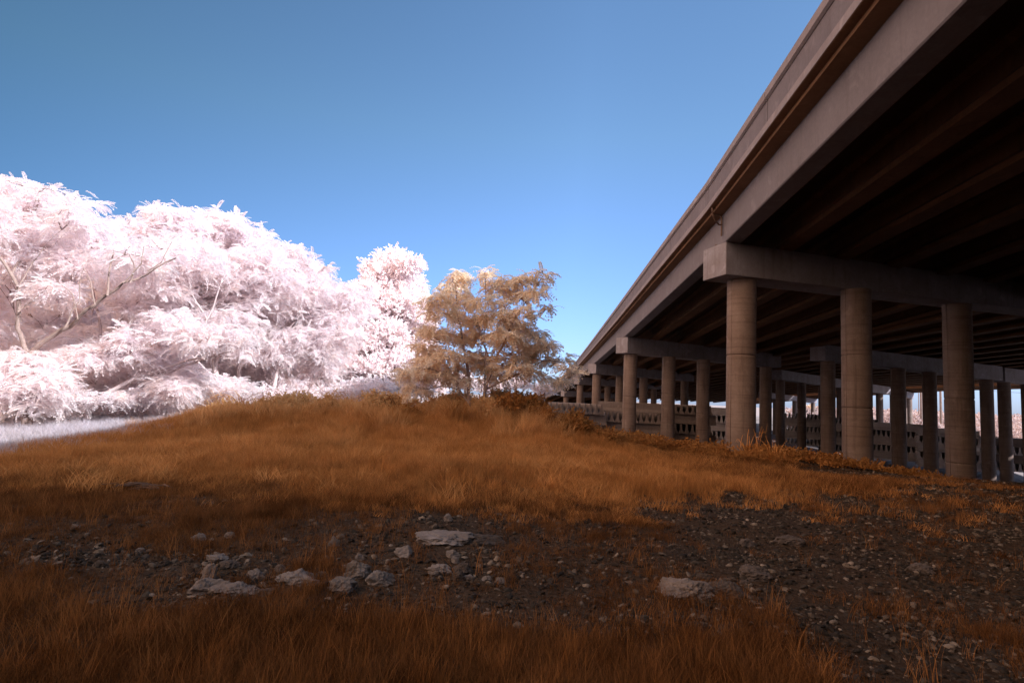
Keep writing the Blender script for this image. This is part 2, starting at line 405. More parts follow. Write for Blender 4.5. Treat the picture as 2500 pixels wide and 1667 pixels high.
def add_pier(bridge, cols, z_bot, z_top, ends, width=1.4, joints_at=(2.9,), joint_frac=None):
    """cols [(x,y)], straight cap between the two end points"""
    e0, e1 = np.array(ends[0]), np.array(ends[1]); d = e1 - e0; ln = np.linalg.norm(d); d = d/ln; c = (e0+e1)/2
    n = np.array([-d[1], d[0]])
    mb = MB(); zb0, zb1 = z_bot; zt0, zt1 = z_top
    P = []
    for (e, zb_, zt_) in ((e0, zb0, zt0), (e1, zb1, zt1)):
        for s_ in (-1, 1):
            q = e + n*s_*width/2; P += [(q[0], q[1], zb_), (q[0], q[1], zt_ - .006)]
    mb.add(P, [(0,2,3,1),(4,5,7,6),(0,1,5,4),(2,6,7,3),(1,3,7,5),(0,4,6,2)])
    pier = mb.build('pier', M['cap'], bridge); bevel(pier, .025)
    for i, (x, y) in enumerate(cols):
        f_ = ((np.array([x, y]) - e0) @ d)/ln; zt = zb0 + (zb1-zb0)*f_ - .003
        g = gz(x, y); h = zt - g
        js = [g + h*q for q in ((.56,) if i % 3 == 0 else (.34, .63) if i % 3 == 1 else (.12, .47))]
        add_column(pier, (x, y, zt), g - .5, joints=js)
    return pier

br1 = tag(empty('overpass', (7.8, 21.2, 0)), 'nearest concrete overpass, its parapet and pale outer girder climbing to the top right corner', 'overpass')
def P_inv(o):   # keep world placement under an offset Empty
    o.matrix_parent_inverse = Matrix.Translation(-o.parent.location) if o.parent and o.parent.type == 'EMPTY' else Matrix()
W1 = 15.3
v_g = [2.55*i for i in range(1, 7)]
# outer girder: flat pale face
mb = MB(); mb.sweep([(0, .03), (.03, 0), (.60, 0), (.60, .18), (.30, .36), (.30, 1.132), (0, 1.132)], nodes1, r1)
mb.build('outer_girder', M['fascia'], br1)
for v in v_g:
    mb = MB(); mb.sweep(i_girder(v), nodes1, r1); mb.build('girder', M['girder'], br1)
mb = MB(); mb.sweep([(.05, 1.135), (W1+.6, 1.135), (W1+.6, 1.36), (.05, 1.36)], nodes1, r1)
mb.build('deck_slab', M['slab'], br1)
mb = MB(); mb.sweep([(-.41, 1.135), (.047, 1.135), (.047, 1.358), (-.62, 1.358), (-.62, 1.29), (-.60, 1.24), (-.41, 1.24)], nodes1, r1)
mb.build('deck_edge', M['edge'], br1)
# parapet: lip, recessed panel, coping; joints between cast lengths
pieces = (('parapet', [(-.565, 1.494), (-.555, 2.148), (-.32, 2.148), (-.29, 1.494)], 'panel'),
          ('coping', [(-.575, 2.15), (-.635, 2.19), (-.635, 2.41), (-.615, 2.43), (-.34, 2.43), (-.30, 2.15)], 'parapet'),
          ('parapet_base', [(-.625, 1.25), (-.625, 1.46), (-.59, 1.492), (-.285, 1.492), (-.20, 1.364), (-.622, 1.364)], 'parapet'))
def lerp_nodes(nodes, rs, step):
    outn, outr = [], []
    for i in range(len(nodes)-1):
        a, b = np.array(nodes[i]), np.array(nodes[i+1]); ln = np.linalg.norm(b-a); k = max(1, int(round(ln/step)))
        for j in range(k):
            outn.append(a + (b-a)*j/k); q = np.array(rs[i])*(1-j/k) + np.array(rs[i+1])*j/k; outr.append(q/np.linalg.norm(q))
    outn.append(np.array(nodes[-1])); outr.append(np.array(rs[-1])); return outn, outr
ln_, lr_ = lerp_nodes(nodes1, r1, 6.2)
for nm, prof, mt in pieces:
    mb = MB()
    for i in range(len(ln_)-1):
        a, b = ln_[i], ln_[i+1]; d = (b-a)/np.linalg.norm(b-a); gp = .022 if nm != 'parapet_base' else .004
        mb.sweep(prof, [a + d*gp, b - d*gp], [lr_[i], lr_[i+1]])
    mb.build(nm, M[mt], br1)
mb = MB(); mb.sweep([(W1+.2, 1.364), (W1+.6, 1.364), (W1+.58, 2.43), (W1+.32, 2.43)], nodes1, r1); mb.build('parapet', M['parapet'], br1)
# drain pipe on the outer girder
def fpt(s_, v, z):
    """point s_ metres along the near span before A, offset v, height z over girder bottom"""
    p = A - u_near*s_; return np.array([p[0] + r1[2][0]*v, p[1] + r1[2][1]*v, p[2] + z])
mb = MB()
mb.tube([fpt(.1, -.07, z) for z in (.30, .6, .9, 1.0)] + [fpt(.1, -.07 - .06, 1.07), fpt(.1, -.30, 1.10), fpt(.1, -.42, 1.12)], [.034]*7, 8)
mb.tube([fpt(.1 - .0, -.07, .72), fpt(.14, -.18, .72), fpt(.3, -.34, .78), fpt(.45, -.46, .92), fpt(.52, -.52, 1.10), fpt(.53, -.52, 1.24)], [.03]*6, 8)
mb.tube([fpt(.53, -.52, 1.16), fpt(.53, -.52, 1.238)], [.045, .045], 8)
mb.build('drain_pipe', M['metal'], br1)
mb = MB(); mb.tube([fpt(-.75, -.05, .02), fpt(-.75, -.05, .20)], [.03, .03], 8)
mb.build('pipe_stub', M['metal'], br1)

def pts(px_list): return [PT(px, py, Y)[:2] for px, py, Y in px_list]
dA = np.array([.961, .278])
cA = pts([(1809.5, 890, 21.8), (2091.5, 918, 22.7), (2341, 950, 24.9)]); cA.append(cA[2] + np.array([5.4, 1.7]))
e0 = cA[0] - 1.25*dA
add_pier(br1, cA, (6.37, 6.45), (A[2], A[2]+.0), (e0, cA[3] + dA*1.2))
cB = pts([(1537, 975, 45.5), (1631, 978, 46.5), (1716, 983, 48), (1797, 985, 50.6), (1869, 990, 53.5)])
dB = (cB[4]-cB[0])/np.linalg.norm(cB[4]-cB[0])
add_pier(br1, cB, (5.25, 5.25), (Bp[2], Bp[2]), (cB[0] - .95*dB, cB[4] + 1.3*dB))
cC = pts([(1456, 960, 70), (1513, 960, 72.3), (1571, 960, 75), (1629, 960, 78), (1671, 960, 80.5)])
dC = (cC[4]-cC[0])/np.linalg.norm(cC[4]-cC[0])
add_pier(br1, cC, (4.6, 4.6), (Cp[2], Cp[2]), (cC[0] - .9*dC, cC[4] + 1.2*dC))
cD = pts([(1415.5, 975, 94.5), (1483, 975, 97.5), (1540, 975, 101), (1596, 975, 105)])
dD = (cD[3]-cD[0])/np.linalg.norm(cD[3]-cD[0])
add_pier(br1, cD, (3.8, 3.8), (Dp[2], Dp[2]), (cD[0] - .9*dD, cD[3] + 1.2*dD))
cE = [np.array([Ep[0]+.9+3.6*i, Ep[1]+1.9*i]) for i in range(4)]
add_pier(br1, cE, (Ep[2]-1.2, Ep[2]-1.2), (Ep[2], Ep[2]), (cE[0] - np.array([.8, .4]), cE[3] + np.array([1, .5])))
# abutment at the far end
mb = MB(); d = (Gp-Fp)[:2]/np.linalg.norm((Gp-Fp)[:2])
mb.box((Fp + np.array([7.5, 14, 0]))[:2], (d[1], -d[0]), 20, -6, Fp[2]-1.4, 17); mb.build('abutment', M['cap'], br1)

# second, wide overpass beside it and a third one at the far right
def deck_nodes(x0, xs, ys, zs): return [np.array([x0 + a, y, z]) for a, y, z in zip(xs, ys, zs)]
ys = [-30, 0, 22, 45, 72, 105, 150, 200]; zs2 = [7.1, 7.0, 6.9, 6.6, 6.2, 5.85, 4.3, 2.0]
sh = [(-6.4 if y < 0 else -4.2) if y <= 0 else (-.9 if y < 30 else (y-22)*.045-.5) for y in ys]
br2 = tag(empty('overpass', (24.4, 45, 0)), 'wide second overpass deck just right of the nearest one, on rows of shaded columns', 'overpass')
W2 = 40.0
n2 = deck_nodes(23.6, sh, ys, zs2); r2 = rights_of(n2)
for i in range(16):
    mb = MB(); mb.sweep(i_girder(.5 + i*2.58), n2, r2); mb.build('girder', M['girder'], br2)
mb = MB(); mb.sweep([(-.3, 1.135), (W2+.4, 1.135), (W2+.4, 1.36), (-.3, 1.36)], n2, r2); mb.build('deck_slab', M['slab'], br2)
for v in (-.3, W2):
    mb = MB(); mb.sweep([(v, 1.364), (v+.4, 1.364), (v+.32, 2.3), (v+.08, 2.3)], n2, r2); mb.build('parapet', M['parapet'], br2)
br3 = tag(empty('overpass', (72, 84, 0)), 'narrow far overpass along the right side of the storage yard, one column catching the sun', 'overpass')
n3 = deck_nodes(68.0, sh, ys, zs2); r3 = rights_of(n3)
for i in range(4):
    mb = MB(); mb.sweep(i_girder(.5 + i*2.5), n3, r3); mb.build('girder', M['girder'], br3)
mb = MB(); mb.sweep([(-.3, 1.135), (8.9, 1.135), (8.9, 1.36), (-.3, 1.36)], n3, r3); mb.build('deck_slab', M['slab'], br3)
for v in (-.3, 8.5):
    mb = MB(); mb.sweep([(v, 1.364), (v+.4, 1.364), (v+.32, 2.3), (v+.08, 2.3)], n3, r3); mb.build('parapet', M['parapet'], br3)

cB2 = pts([(2021.5, 990, 45.6), (2110, 1005, 46.8), (2194, 1020, 48), (2271, 1030, 50), (2342, 1040, 52), (2411.5, 1050, 54.5)])
add_pier(br2, cB2, (5.39, 5.05), (6.62, 6.40), (cB2[0] - 1.1*(cB2[1]-cB2[0])/4, cB2[5] + np.array([1.3, .6])))
cB3 = pts([(2454.5, 1050, 56.7), (2512, 1050, 58.5)]); cB3 += [cB3[1] + np.array([4.6, 2.2])]
add_pier(br2, cB3, (5.05, 4.95), (6.40, 6.3), (cB3[0] - np.array([1.2, .6]), cB3[2] + np.array([1.2, .6])))
# next row of the wide deck runs off to the back right
def lerp2(a, b, t_): return np.array(a)*(1-t_) + np.array(b)*t_
c0, c1 = (33.4, 71.4), (63.5, 100.5)
cC2 = pts([(1905, 1000, 72.5), (1957, 1000, 76.5), (2008, 1000, 81), (2052, 1000, 85.5), (2098, 1000, 90.5), (2147.5, 1000, 97), (2181, 1000, 102)])
dc = (cC2[6]-cC2[0])/np.linalg.norm(cC2[6]-cC2[0])
add_pier(br2, cC2, (5.0, 4.6), (6.19, 5.86), (cC2[0] - 1.2*dc, cC2[6] + 1.2*dc))
cC3 = pts([(2206, 1000, 107), (2219.5, 1000, 112.5)])
dc = (cC3[1]-cC3[0])/np.linalg.norm(cC3[1]-cC3[0])
add_pier(br3, cC3, (4.4, 4.4), (5.55, 5.5), (cC3[0] - 1.0*dc, cC3[1] + 1.3*dc))
cD2 = pts([(1893, 1000, 128), (1940, 1000, 140), (1985, 1000, 152)])
dc = (cD2[2]-cD2[0])/np.linalg.norm(cD2[2]-cD2[0])
add_pier(br2, cD2, (3.4, 3.0), (4.6, 4.2), (cD2[0] - 9*dc, cD2[2] + 1.2*dc))
# supports of the wide decks nearer the camera, beyond the right edge of the view
cA2 = [np.array([30.0, 29.5]) + i*np.array([5.2, 2.0]) for i in range(7)]
add_pier(br2, cA2, (5.6, 5.5), (6.8, 6.74), (cA2[0] - np.array([1.3, .5]), cA2[6] + np.array([1.2, .45])))
for br in (br1, br2, br3):
    for ch in br.children: P_inv(ch)

# ------------------------------------------------------------------ stored concrete barriers
BL, BH, BB = 5.4, .82, .48
def barrier_mesh():
    b, tp = BB/2 - .012, .07
    prof = [(-b, 0), (b, 0), (b, .10), (b*.45, .34), (tp, BH-.03), (tp-.02, BH), (-tp+.02, BH), (-tp, BH-.03), (-b*.45, .34), (-b, .10)]
    mb = MB(); mb.sweep(prof, [(0, 0, 0), (0, BL, 0)], [(1, 0), (1, 0)])
    o = mb.build('concrete_barrier', M['barrier']); me = o.data; bpy.data.objects.remove(o); return me
bar_me = barrier_mesh(); skylit_me = bar_me.copy(); skylit_me.materials[0] = M['barrier_skylit']
ends_me = MB(); ends_me.tube([(0, -.03, 0), (0, .05, 0)], [.035, .035], 8)
e_o = ends_me.build('lifting_pin', M['parapet']); pin_me = e_o.data; bpy.data.objects.remove(e_o)
def put_barrier(x, y, z, ang, label, group):
    o = bpy.data.objects.new('concrete_barrier', skylit_me if y > 60 else bar_me); COL.objects.link(o)
    o.location = (x, y, z); o.rotation_euler = (0, 0, ang); tag(o, label, 'barrier', group); return o
def stack(px, py_top, Yd, ang, n, layers, top_endon, desc, deep=3):
    """front-left top corner seen at px,py; rows alternate end-on and side-on"""
    p = PT(px, py_top, Yd); ztop = p[2]
    d = np.array([-math.sin(ang), math.cos(ang)]); r_ = np.array([math.cos(ang), math.sin(ang)])
    wd = n*BB
    names = ['top', 'second', 'third', 'fourth', 'fifth', 'sixth']
    for L_ in range(layers):
        z = ztop - (L_+1)*(BH+.03)
        if (L_ % 2 == 0) == top_endon:
            for i in range(n):
                q = p[:2] + r_*(BB*(i+.5)) + d*random.uniform(-.10, .10)
                put_barrier(q[0], q[1], z, ang, f'end-on barrier, {names[L_]} layer, {desc}', f'barriers end on, {names[L_]} layer, {desc}')
        else:
            for j in range(deep):
                q = p[:2] + d*(.35 + j*2.2) + r_*(wd/2 + BL/2)
                put_barrier(q[0], q[1], z, ang + PI/2, f'sideways barrier, {names[L_]} layer, {desc}', f'barriers lying sideways, {names[L_]} layer, {desc}')
stack(1338, 981, 45.5, math.radians(14), 10, 5, True, 'stack nearest the tan tree')
stack(1474, 979, 48.5, math.radians(-7), 10, 5, False, 'stack behind the two columns right of the tan tree')
stack(1602, 984, 51.0, math.radians(-12), 10, 5, True, 'dark stack in the middle of the yard')
stack(1700, 992, 64.0, math.radians(-16), 12, 5, False, 'stack half hidden by the tallest column')
stack(1905, 1007, 80.0, math.radians(-25), 13, 5, True, 'stack left of the second tall column')
stack(2010, 1018, 74.0, math.radians(-27), 13, 5, True, 'stack between the second and third tall columns')
stack(2122, 1030, 68.5, math.radians(-29), 13, 5, False, 'stack with its corner in sunlight')
stack(2236, 1043, 64.0, math.radians(-31), 12, 5, False, 'stack showing just right of the sunlit corner')
stack(2395, 1066, 62.0, math.radians(-34), 12, 4, False, 'stack nearest the right edge of the view')

# ------------------------------------------------------------------ utility poles and wires on the right
def utility_pole(px, py_b, Yd, h, rad, label, arms):
    p = PT(px, py_b, Yd); g = gz(p[0], p[1])
    t_ = tag(empty('utility_pole', (p[0], p[1], g)), label, 'utility pole', 'utility poles beyond the overpasses')
    mb = MB(); mb.tube([(0, 0, -.5), (0, 0, h)], [rad, rad*.7], 10); mb.build('shaft', M['pole'], t_)
    for z in arms:
        mb = MB(); mb.box((0, 0), (1, 0), .12, z, z+.14, 2.4); mb.build('crossarm', M['pole'], t_)
        for sx in (-1.0, 1.0):
            mb = MB(); mb.tube([(sx, 0, z+.14), (sx, 0, z+.34)], [.06, .04], 8); mb.build('insulator', M['parapet'], t_)
    return p, g
pl = [utility_pole(2250, 1040, 150, 26, .30, 'thick pale utility pole between the second and third tall columns', (15, 18.5)),
      utility_pole(2298, 1040, 146, 26, .30, 'thick utility pole just left of the third tall column', (15, 18.5, 12)),
      utility_pole(2244, 1040, 170, 12.5, .14, 'thin short utility pole left of the thick pale one', (11.5,))]
for z in (15.3, 18.8, 12.3):
    a = np.array([pl[0][0][0], pl[0][0][1], pl[0][1]+z]); mb = MB(); P_ = []
    b = np.array([pl[1][0][0], pl[1][0][1], pl[1][1]+z]); c = b + (b-a)*9 + np.array([0, -40, 0])
    P_ = [a, b] + [b + (c-b)*q + np.array([0, 0, -3.0*q*(1-q)*4*.4]) for q in (.2, .4, .6, .8, 1)]
    mb.tube(P_, [.035]*len(P_), 5)
    tag(mb.build('overhead_wire', M['metal']), {15.3: 'middle overhead wire strung from the utility poles', 18.8: 'highest overhead wire strung from the utility poles', 12.3: 'lowest overhead wire strung from the utility poles'}[z], 'wire', 'overhead wires')

# ------------------------------------------------------------------ leaves
def frond(n=9, droop=.5, ll=.26, lw=.055, seed=0):
    """pinnate leaf of unit length along +x"""
    rg = np.random.default_rng(seed); V_, F_ = [], []
    def zc(x): return .18*x - droop*x*x
    def quad(a, b, c, d):
        i = len(V_); V_.extend([a, b, c, d]); F_.append((i, i+1, i+2, i+3))
    xs = np.linspace(.16, .97, n)
    for i, x in enumerate(xs):
        l_ = ll*(.55 + .45*math.sin(PI*(i+.8)/(n+.4)))
        for s_ in (-1, 1):
            a = math.radians(62 - 22*x + rg.uniform(-8, 8)); dz = rg.uniform(-.35, -.05)
            b0 = np.array([x, 0, zc(x)]); t_ = b0 + l_*np.array([math.cos(a), s_*math.sin(a), dz])
            mid = (b0*.55 + t_*.45) + np.array([0, 0, .02]); wv = np.array([math.sin(a), -s_*math.cos(a), 0])*lw
            quad(b0, mid + wv, t_, mid - wv)
    t_ = np.array([1.0 + .1, 0, zc(1.0) - .1]); b0 = np.array([.97, 0, zc(.97)]); m_ = (t_+b0)/2
    quad(b0, m_ + np.array([0, lw, 0]), t_, m_ - np.array([0, lw, 0]))
    for x0, x1 in ((0, .5), (.5, 1)):
        quad(np.array([x0, -.009, zc(x0)]), np.array([x1, -.006, zc(x1)]), np.array([x1, .006, zc(x1)]), np.array([x0, .009, zc(x0)]))
    return np.array(V_), np.array(F_)
def sprig(n=11, seed=0, lw=.11, ll=.30):
    """short twig with simple leaves, unit length"""
    rg = np.random.default_rng(seed); V_, F_ = [], []
    for i in range(n):
        x = .1 + .9*i/(n-1); b0 = np.array([x, 0, .1*x*(1-x)]); a = rg.uniform(0, 2*PI); pit = rg.uniform(.3, 1.1)
        d = np.array([math.cos(pit), math.sin(pit)*math.cos(a), math.sin(pit)*math.sin(a)]); d[2] -= .3; d /= np.linalg.norm(d)
        s_ = np.cross(d, rg.normal(size=3)); s_ /= np.linalg.norm(s_); t_ = b0 + d*ll*rg.uniform(.7, 1.2); m_ = b0*.5 + t_*.5
        j = len(V_); V_.extend([b0, m_ + s_*lw, t_, m_ - s_*lw]); F_.append((j, j+1, j+2, j+3))
    j = len(V_); V_.extend([np.array([0, -.01, 0]), np.array([1, -.005, 0]), np.array([1, .005, 0]), np.array([0, .01, 0])]); F_.append((j, j+1, j+2, j+3))
    return np.array(V_), np.array(F_)
FROND = [frond(10, .5, .27, .042, 1), frond(10, .8, .25, .040, 2), frond(9, .3, .29, .046, 3), frond(10, 1.0, .26, .042, 8)]
FROND_W = [frond(7, .75, .30, .075, 4), frond(7, .55, .32, .08, 5), frond(6, .9, .30, .075, 6)]
SPRIG = [sprig(11, 1), sprig(12, 2), sprig(10, 3)]

def place(templates, pos, yaw, pitch, roll, scale, rng):
    """copies of the templates at many places, as one vertex and face array"""
    VV, FF = [], []; off = 0
    which = rng.integers(0, len(templates), len(pos))
    for k_, (tv, tf) in enumerate(templates):
        s_ = which == k_
        if not s_.any(): continue
        p, ya, pi_, ro, sc_ = pos[s_], yaw[s_], pitch[s_], roll[s_], scale[s_]
        cy, sy, cp, sp, cr, sr = np.cos(ya), np.sin(ya), np.cos(pi_), np.sin(pi_), np.cos(ro), np.sin(ro)
        ex = np.stack([cy*cp, sy*cp, sp], -1)
        e_side = np.stack([-sy, cy, 0*sy], -1); e_up = np.cross(ex, e_side)
        ey = e_side*cr[:, None] + e_up*sr[:, None]; ez = np.cross(ex, ey)
        v = p[:, None, :] + sc_[:, None, None]*(tv[None, :, 0:1]*ex[:, None, :] + tv[None, :, 1:2]*ey[:, None, :] + tv[None, :, 2:3]*ez[:, None, :])
        nv = len(tv); m_ = len(p)
        f_ = tf[None] + (np.arange(m_)*nv)[:, None, None] + off
        VV.append(v.reshape(-1, 3)); FF.append(f_.reshape(-1, 4)); off += m_*nv
    return np.concatenate(VV), np.concatenate(FF)

def crown_arrays(clumps, templates, leaf, per_m2, rng, leaves=6, pitch=(.25, .35), shell=.45, depth=1.0, up=.25):
    """clumps [(centre xyz, rx, rz)]; rosettes of leaves through each clump"""
    Ps, Ya, Pi, Sc = [], [], [], []
    for c, rx, rz in clumps:
        ry = depth*(rx*.6 + rz*.4)
        n = max(4, int(per_m2*PI*rx*rz))
        d = rng.normal(size=(n, 3)); d /= np.linalg.norm(d, axis=1, keepdims=True)
        d[:, 2] = np.where(d[:, 2] < -.6, -d[:, 2]*.8, d[:, 2])
        rad = rng.random(n)**shell * rng.uniform(.82, 1.12, n)
        p = np.array(c) + d*rad[:, None]*np.array([rx, ry, rz])
        for q in range(leaves):
            Ps.append(p + rng.normal(size=(n, 3))*leaf*.08)
            a0 = np.arctan2(d[:, 1], d[:, 0]); Ya.append(a0 + rng.normal(size=n)*1.25)
            Pi.append(rng.normal(pitch[0]*1.0, pitch[1], n)); Sc.append(leaf*(.45 + .95*rng.random(n)**.8))
    pos = np.concatenate(Ps); ya = np.concatenate(Ya); pi_ = np.concatenate(Pi) - .15; sc_ = np.concatenate(Sc)
    ro = rng.normal(size=len(pos))*.45
    return place(templates, pos, ya, pi_, ro, sc_, rng)

def wiggle(a, b, k, amp, rng, sag=0.0):
    a, b = np.array(a, float), np.array(b, float); ln = np.linalg.norm(b-a); P_ = []
    o1 = rng.normal(size=3)*amp*ln; o2 = rng.normal(size=3)*amp*ln*.6
    for i in range(k+1):
        t_ = i/k; P_.append(a + (b-a)*t_ + o1*math.sin(PI*t_) + o2*math.sin(2*PI*t_) + np.array([0, 0, sag*ln*math.sin(PI*t_)]))
    return P_

def make_tree(name, label, group, limbs, clumps, r0, templates, leaf, per_m2, leafmat, barkmat, rng, leaves=6, pitch=(.25, .35), depth=1.0, twigs=4, cat='tree', shell=.45):
    """limbs: list of (polyline, r_start, r_end) main wood; the clumps hang on the nearest wood"""
    base = np.array(limbs[0][0][0]); t_ = tag(empty(name, tuple(base)), label, cat, group)
    mb = MB(); nodes = []
    for pl_, ra, rb in limbs:
        P_ = []
        for i in range(len(pl_)-1):
            seg = wiggle(pl_[i], pl_[i+1], 5, .025, rng); P_ += seg[(1 if i else 0):]
        k = len(P_); rr = [ra + (rb-ra)*(i/(k-1)) for i in range(k)]
        mb.tube([p - base for p in P_], rr, 9); nodes += [(p, r_) for p, r_ in zip(P_, rr)]
    order = sorted(clumps, key=lambda c: min(np.linalg.norm(np.array(c[0]) - n[0]) for n in nodes))
    limb = mb
    for c, rx, rz in order:
        c = np.array(c)
        pool = [n for n in nodes if n[0][2] < c[2] + .2] or nodes
        n0 = min(pool, key=lambda n: np.linalg.norm(c - n[0]) + .3*max(0, n[0][2]-c[2]+.5))
        tip = c + np.array([0, 0, rz*.25]); P_ = wiggle(n0[0], tip, 6, .07, rng, .06)
        ra = min(n0[1]*.75, .03 + .025*np.linalg.norm(c-n0[0])); rr = [ra + (.010-ra)*(i/6) for i in range(7)]
        limb.tube([p - base for p in P_], rr, 6); nodes += list(zip(P_[1:], rr[1:]))
        for q in range(twigs):
            d = rng.normal(size=3); d[2] = abs(d[2])*.8 - .1; d /= np.linalg.norm(d)
            s_ = P_[3 + (q % 3)]; e_ = c + d*np.array([rx, (rx+rz)/2, rz])*.95
            tp = wiggle(s_, e_, 4, .09, rng, .05); limb.tube([p - base for p in tp], [.018, .015, .011, .008, .004], 5)
    mb.build('trunk', barkmat, t_, True)
    v, f_ = crown_arrays(clumps, templates, leaf, per_m2, rng, leaves, pitch, shell, depth)
    mesh_arrays('crown', v - base, f_, leafmat, t_)
    return t_
def CL(lst, Yd, spread, rng):
    """clump list from outline measurements: (px, py, rx, ry) in photo pixels at the tree's own distance"""
    o_ = []
    for it in lst:
        px, py, rx, ry = it[:4]; y = (it[4] if len(it) > 4 else Yd + rng.uniform(-spread, spread)); k = y/F_PX
        o_.append((PT(px, py, y), rx*k, ry*k*1.15))
    return o_
def LP(lst, Yd, z0=None):
    o_ = [PT(px, py, it[0] if it else Yd) for px, py, *it in lst]
    if z0 is not None:
        g = np.array([o_[0][0], o_[0][1], gz(o_[0][0], o_[0][1]) - .2]); o_ = [g] + o_
    return o_

def face(x0, x1, top0, top1, rng, gap=None):
    """foliage clumps down the front of the wood between two outline heights"""
    o_ = []
    for px in np.arange(x0, x1, 52):
        top = top0 + (top1-top0)*(px-x0)/(x1-x0) + 55
        for py in np.arange(top, 985, 46):
            qx, qy = px + rng.uniform(-24, 24), py + rng.uniform(-20, 20)
            if gap and gap[0] < qx < gap[1] and gap[2] < qy < gap[3] and rng.random() < .8: continue
            f_ = (qy - 560)/425
            y_ = 25.5 - 5.2*f_ + rng.uniform(-1.1, .9) + max(0, (qx-430)*.022)
            o_.append((qx, qy, rng.uniform(34, 58), rng.uniform(17, 30), y_))
    return o_
TG = 'pale sunlit trees on the left'
rg = np.random.default_rng(11)
# 1: big pale tree at the left edge with a low fork
limbs = [(LP([(75, 960), (72, 868)], 18.0, 1), .15, .11),
         (LP([(72, 868, 18.0), (42, 800, 17.7), (45, 700, 17.4), (5, 635, 17.2), (-50, 560, 17.2)], 17.5), .075, .03),
         (LP([(72, 868, 18.0), (150, 805, 17.7), (232, 745, 17.4), (300, 690, 17.2), (430, 630, 17.6)], 17.5), .085, .02),
         (LP([(262, 722), (272, 640), (276, 610)], 17.2), .035, .012), (LP([(318, 690), (330, 655), (315, 620)], 17.2), .03, .010),
         (LP([(45, 700), (80, 640), (110, 600)], 17.3), .03, .010), (LP([(160, 798), (195, 735), (205, 655)], 17.4), .03, .008), (LP([(232, 745), (222, 690), (200, 645)], 17.2), .025, .008),
         (LP([(300, 690), (345, 645), (352, 600)], 17.1), .025, .008), (LP([(190, 780), (178, 720), (140, 688)], 17.4), .022, .007), (LP([(45, 760), (95, 720), (125, 690)], 17.3), .025, .007),
         (LP([(360, 662), (395, 640), (420, 590)], 17.2), .02, .006), (LP([(5, 635), (-20, 600)], 17.2), .02, .008)]
make_tree('pinnate_tree', 'pale feathery tree at the left edge with a bare fork low down', TG, limbs,
    CL([(30,505,95,55),(110,530,90,55),(175,545,75,45),(-60,560,120,100),(80,600,110,60),(215,590,80,50),(-30,690,80,70),(185,655,80,45),(-60,800,80,90),
        (250,620,70,40),(90,480,40,22),(195,500,30,18),(60,660,70,40),(330,640,70,40),(400,620,60,35),(130,720,60,30)] + [(70,455,28,11),(150,472,24,10),(232,500,20,9),(20,448,24,10),(110,462,16,8),(190,488,14,8)] + face(-60, 200, 470, 500, rg, (60, 330, 715, 870)), 18.8, 1.3, rg),
    .15, FROND, .35, 40, M['leaf_white'], M['bark'], rg)
# 2: pale barked one behind it
limbs = [(LP([(205, 1000), (240, 880), (246, 845)], 21.5, 1), .15, .11), (LP([(246, 845), (300, 770), (345, 725), (430, 680)], 21.5), .085, .03),
         (LP([(246, 845), (238, 760), (225, 700)], 21.5), .06, .03)]
make_tree('pinnate_tree', 'pale feathery tree with white bark forking behind the diagonal limb', TG, limbs,
    CL([(340,600,90,55),(420,560,85,50),(395,535,45,28),(300,690,80,50),(430,640,110,60),(380,700,90,50),(500,650,80,55),(320,760,70,35),(280,590,60,35),(316,545,22,14)] + [(285,558,22,10),(318,538,13,8),(392,522,16,9),(440,518,26,10),(355,548,18,9)] + face(200, 430, 520, 560, rg, (60, 330, 715, 870)), 21.8, 1.3, rg),
    .15, FROND, .35, 40, M['leaf_white'], M['bark_pale'], rg)
# 3: tree behind, tallest in the middle of the group
limbs = [(LP([(545, 985), (525, 900), (520, 800), (530, 690)], 25, 1), .16, .06), (LP([(525, 900), (580, 780), (640, 690)], 25), .07, .03), (LP([(470, 860), (505, 780), (540, 690), (560, 620)], 21.5), .04, .01), (LP([(505, 780), (470, 720), (465, 660)], 21.5), .03, .008), (LP([(540, 690), (590, 650)], 21.5), .02, .007)]
make_tree('pinnate_tree', 'tallest pale tree in the middle of the group with one topmost drooping spray', TG, limbs,
    CL([(545,535,45,22),(575,560,40,22),(520,600,90,55),(600,610,80,55),(640,660,90,60),(540,690,110,60),(470,720,90,50),(620,740,110,55),(550,790,100,45),(510,560,50,30),(700,720,80,45)] + [(500,528,26,10),(570,530,34,12),(612,560,20,9),(655,600,18,9)] + face(430, 640, 570, 640, rg, (480, 760, 850, 980)), 25, 1.5, rg),
    .16, FROND, .38, 33, M['leaf_white'], M['bark_pale'], rg)
# 4: two stems at the right of the group
limbs = [(LP([(590, 985), (583, 900), (600, 860), (640, 780), (680, 720)], 26.5, 1), .12, .05), (LP([(665, 985), (672, 930), (690, 830), (740, 760)], 26.5, 1), .12, .04)]
make_tree('pinnate_tree', 'twin-stemmed pale tree whose crown slopes down towards the poplar', TG, limbs,
    CL([(722,625,42,26),(735,655,55,30),(700,690,80,45),(765,700,60,35),(790,660,22,10),(800,740,70,45),(860,740,55,45),(730,770,90,45),(830,810,70,50),(690,830,90,40),(770,860,80,40),(640,870,80,40)] + [(690,606,24,10),(732,612,15,9),(792,653,24,7),(840,700,20,9),(760,640,16,8)] + face(640, 900, 650, 760, rg, (480, 760, 850, 980)), 26.8, 1.5, rg),
    .12, FROND, .38, 33, M['leaf_white'], M['bark_pale'], rg)
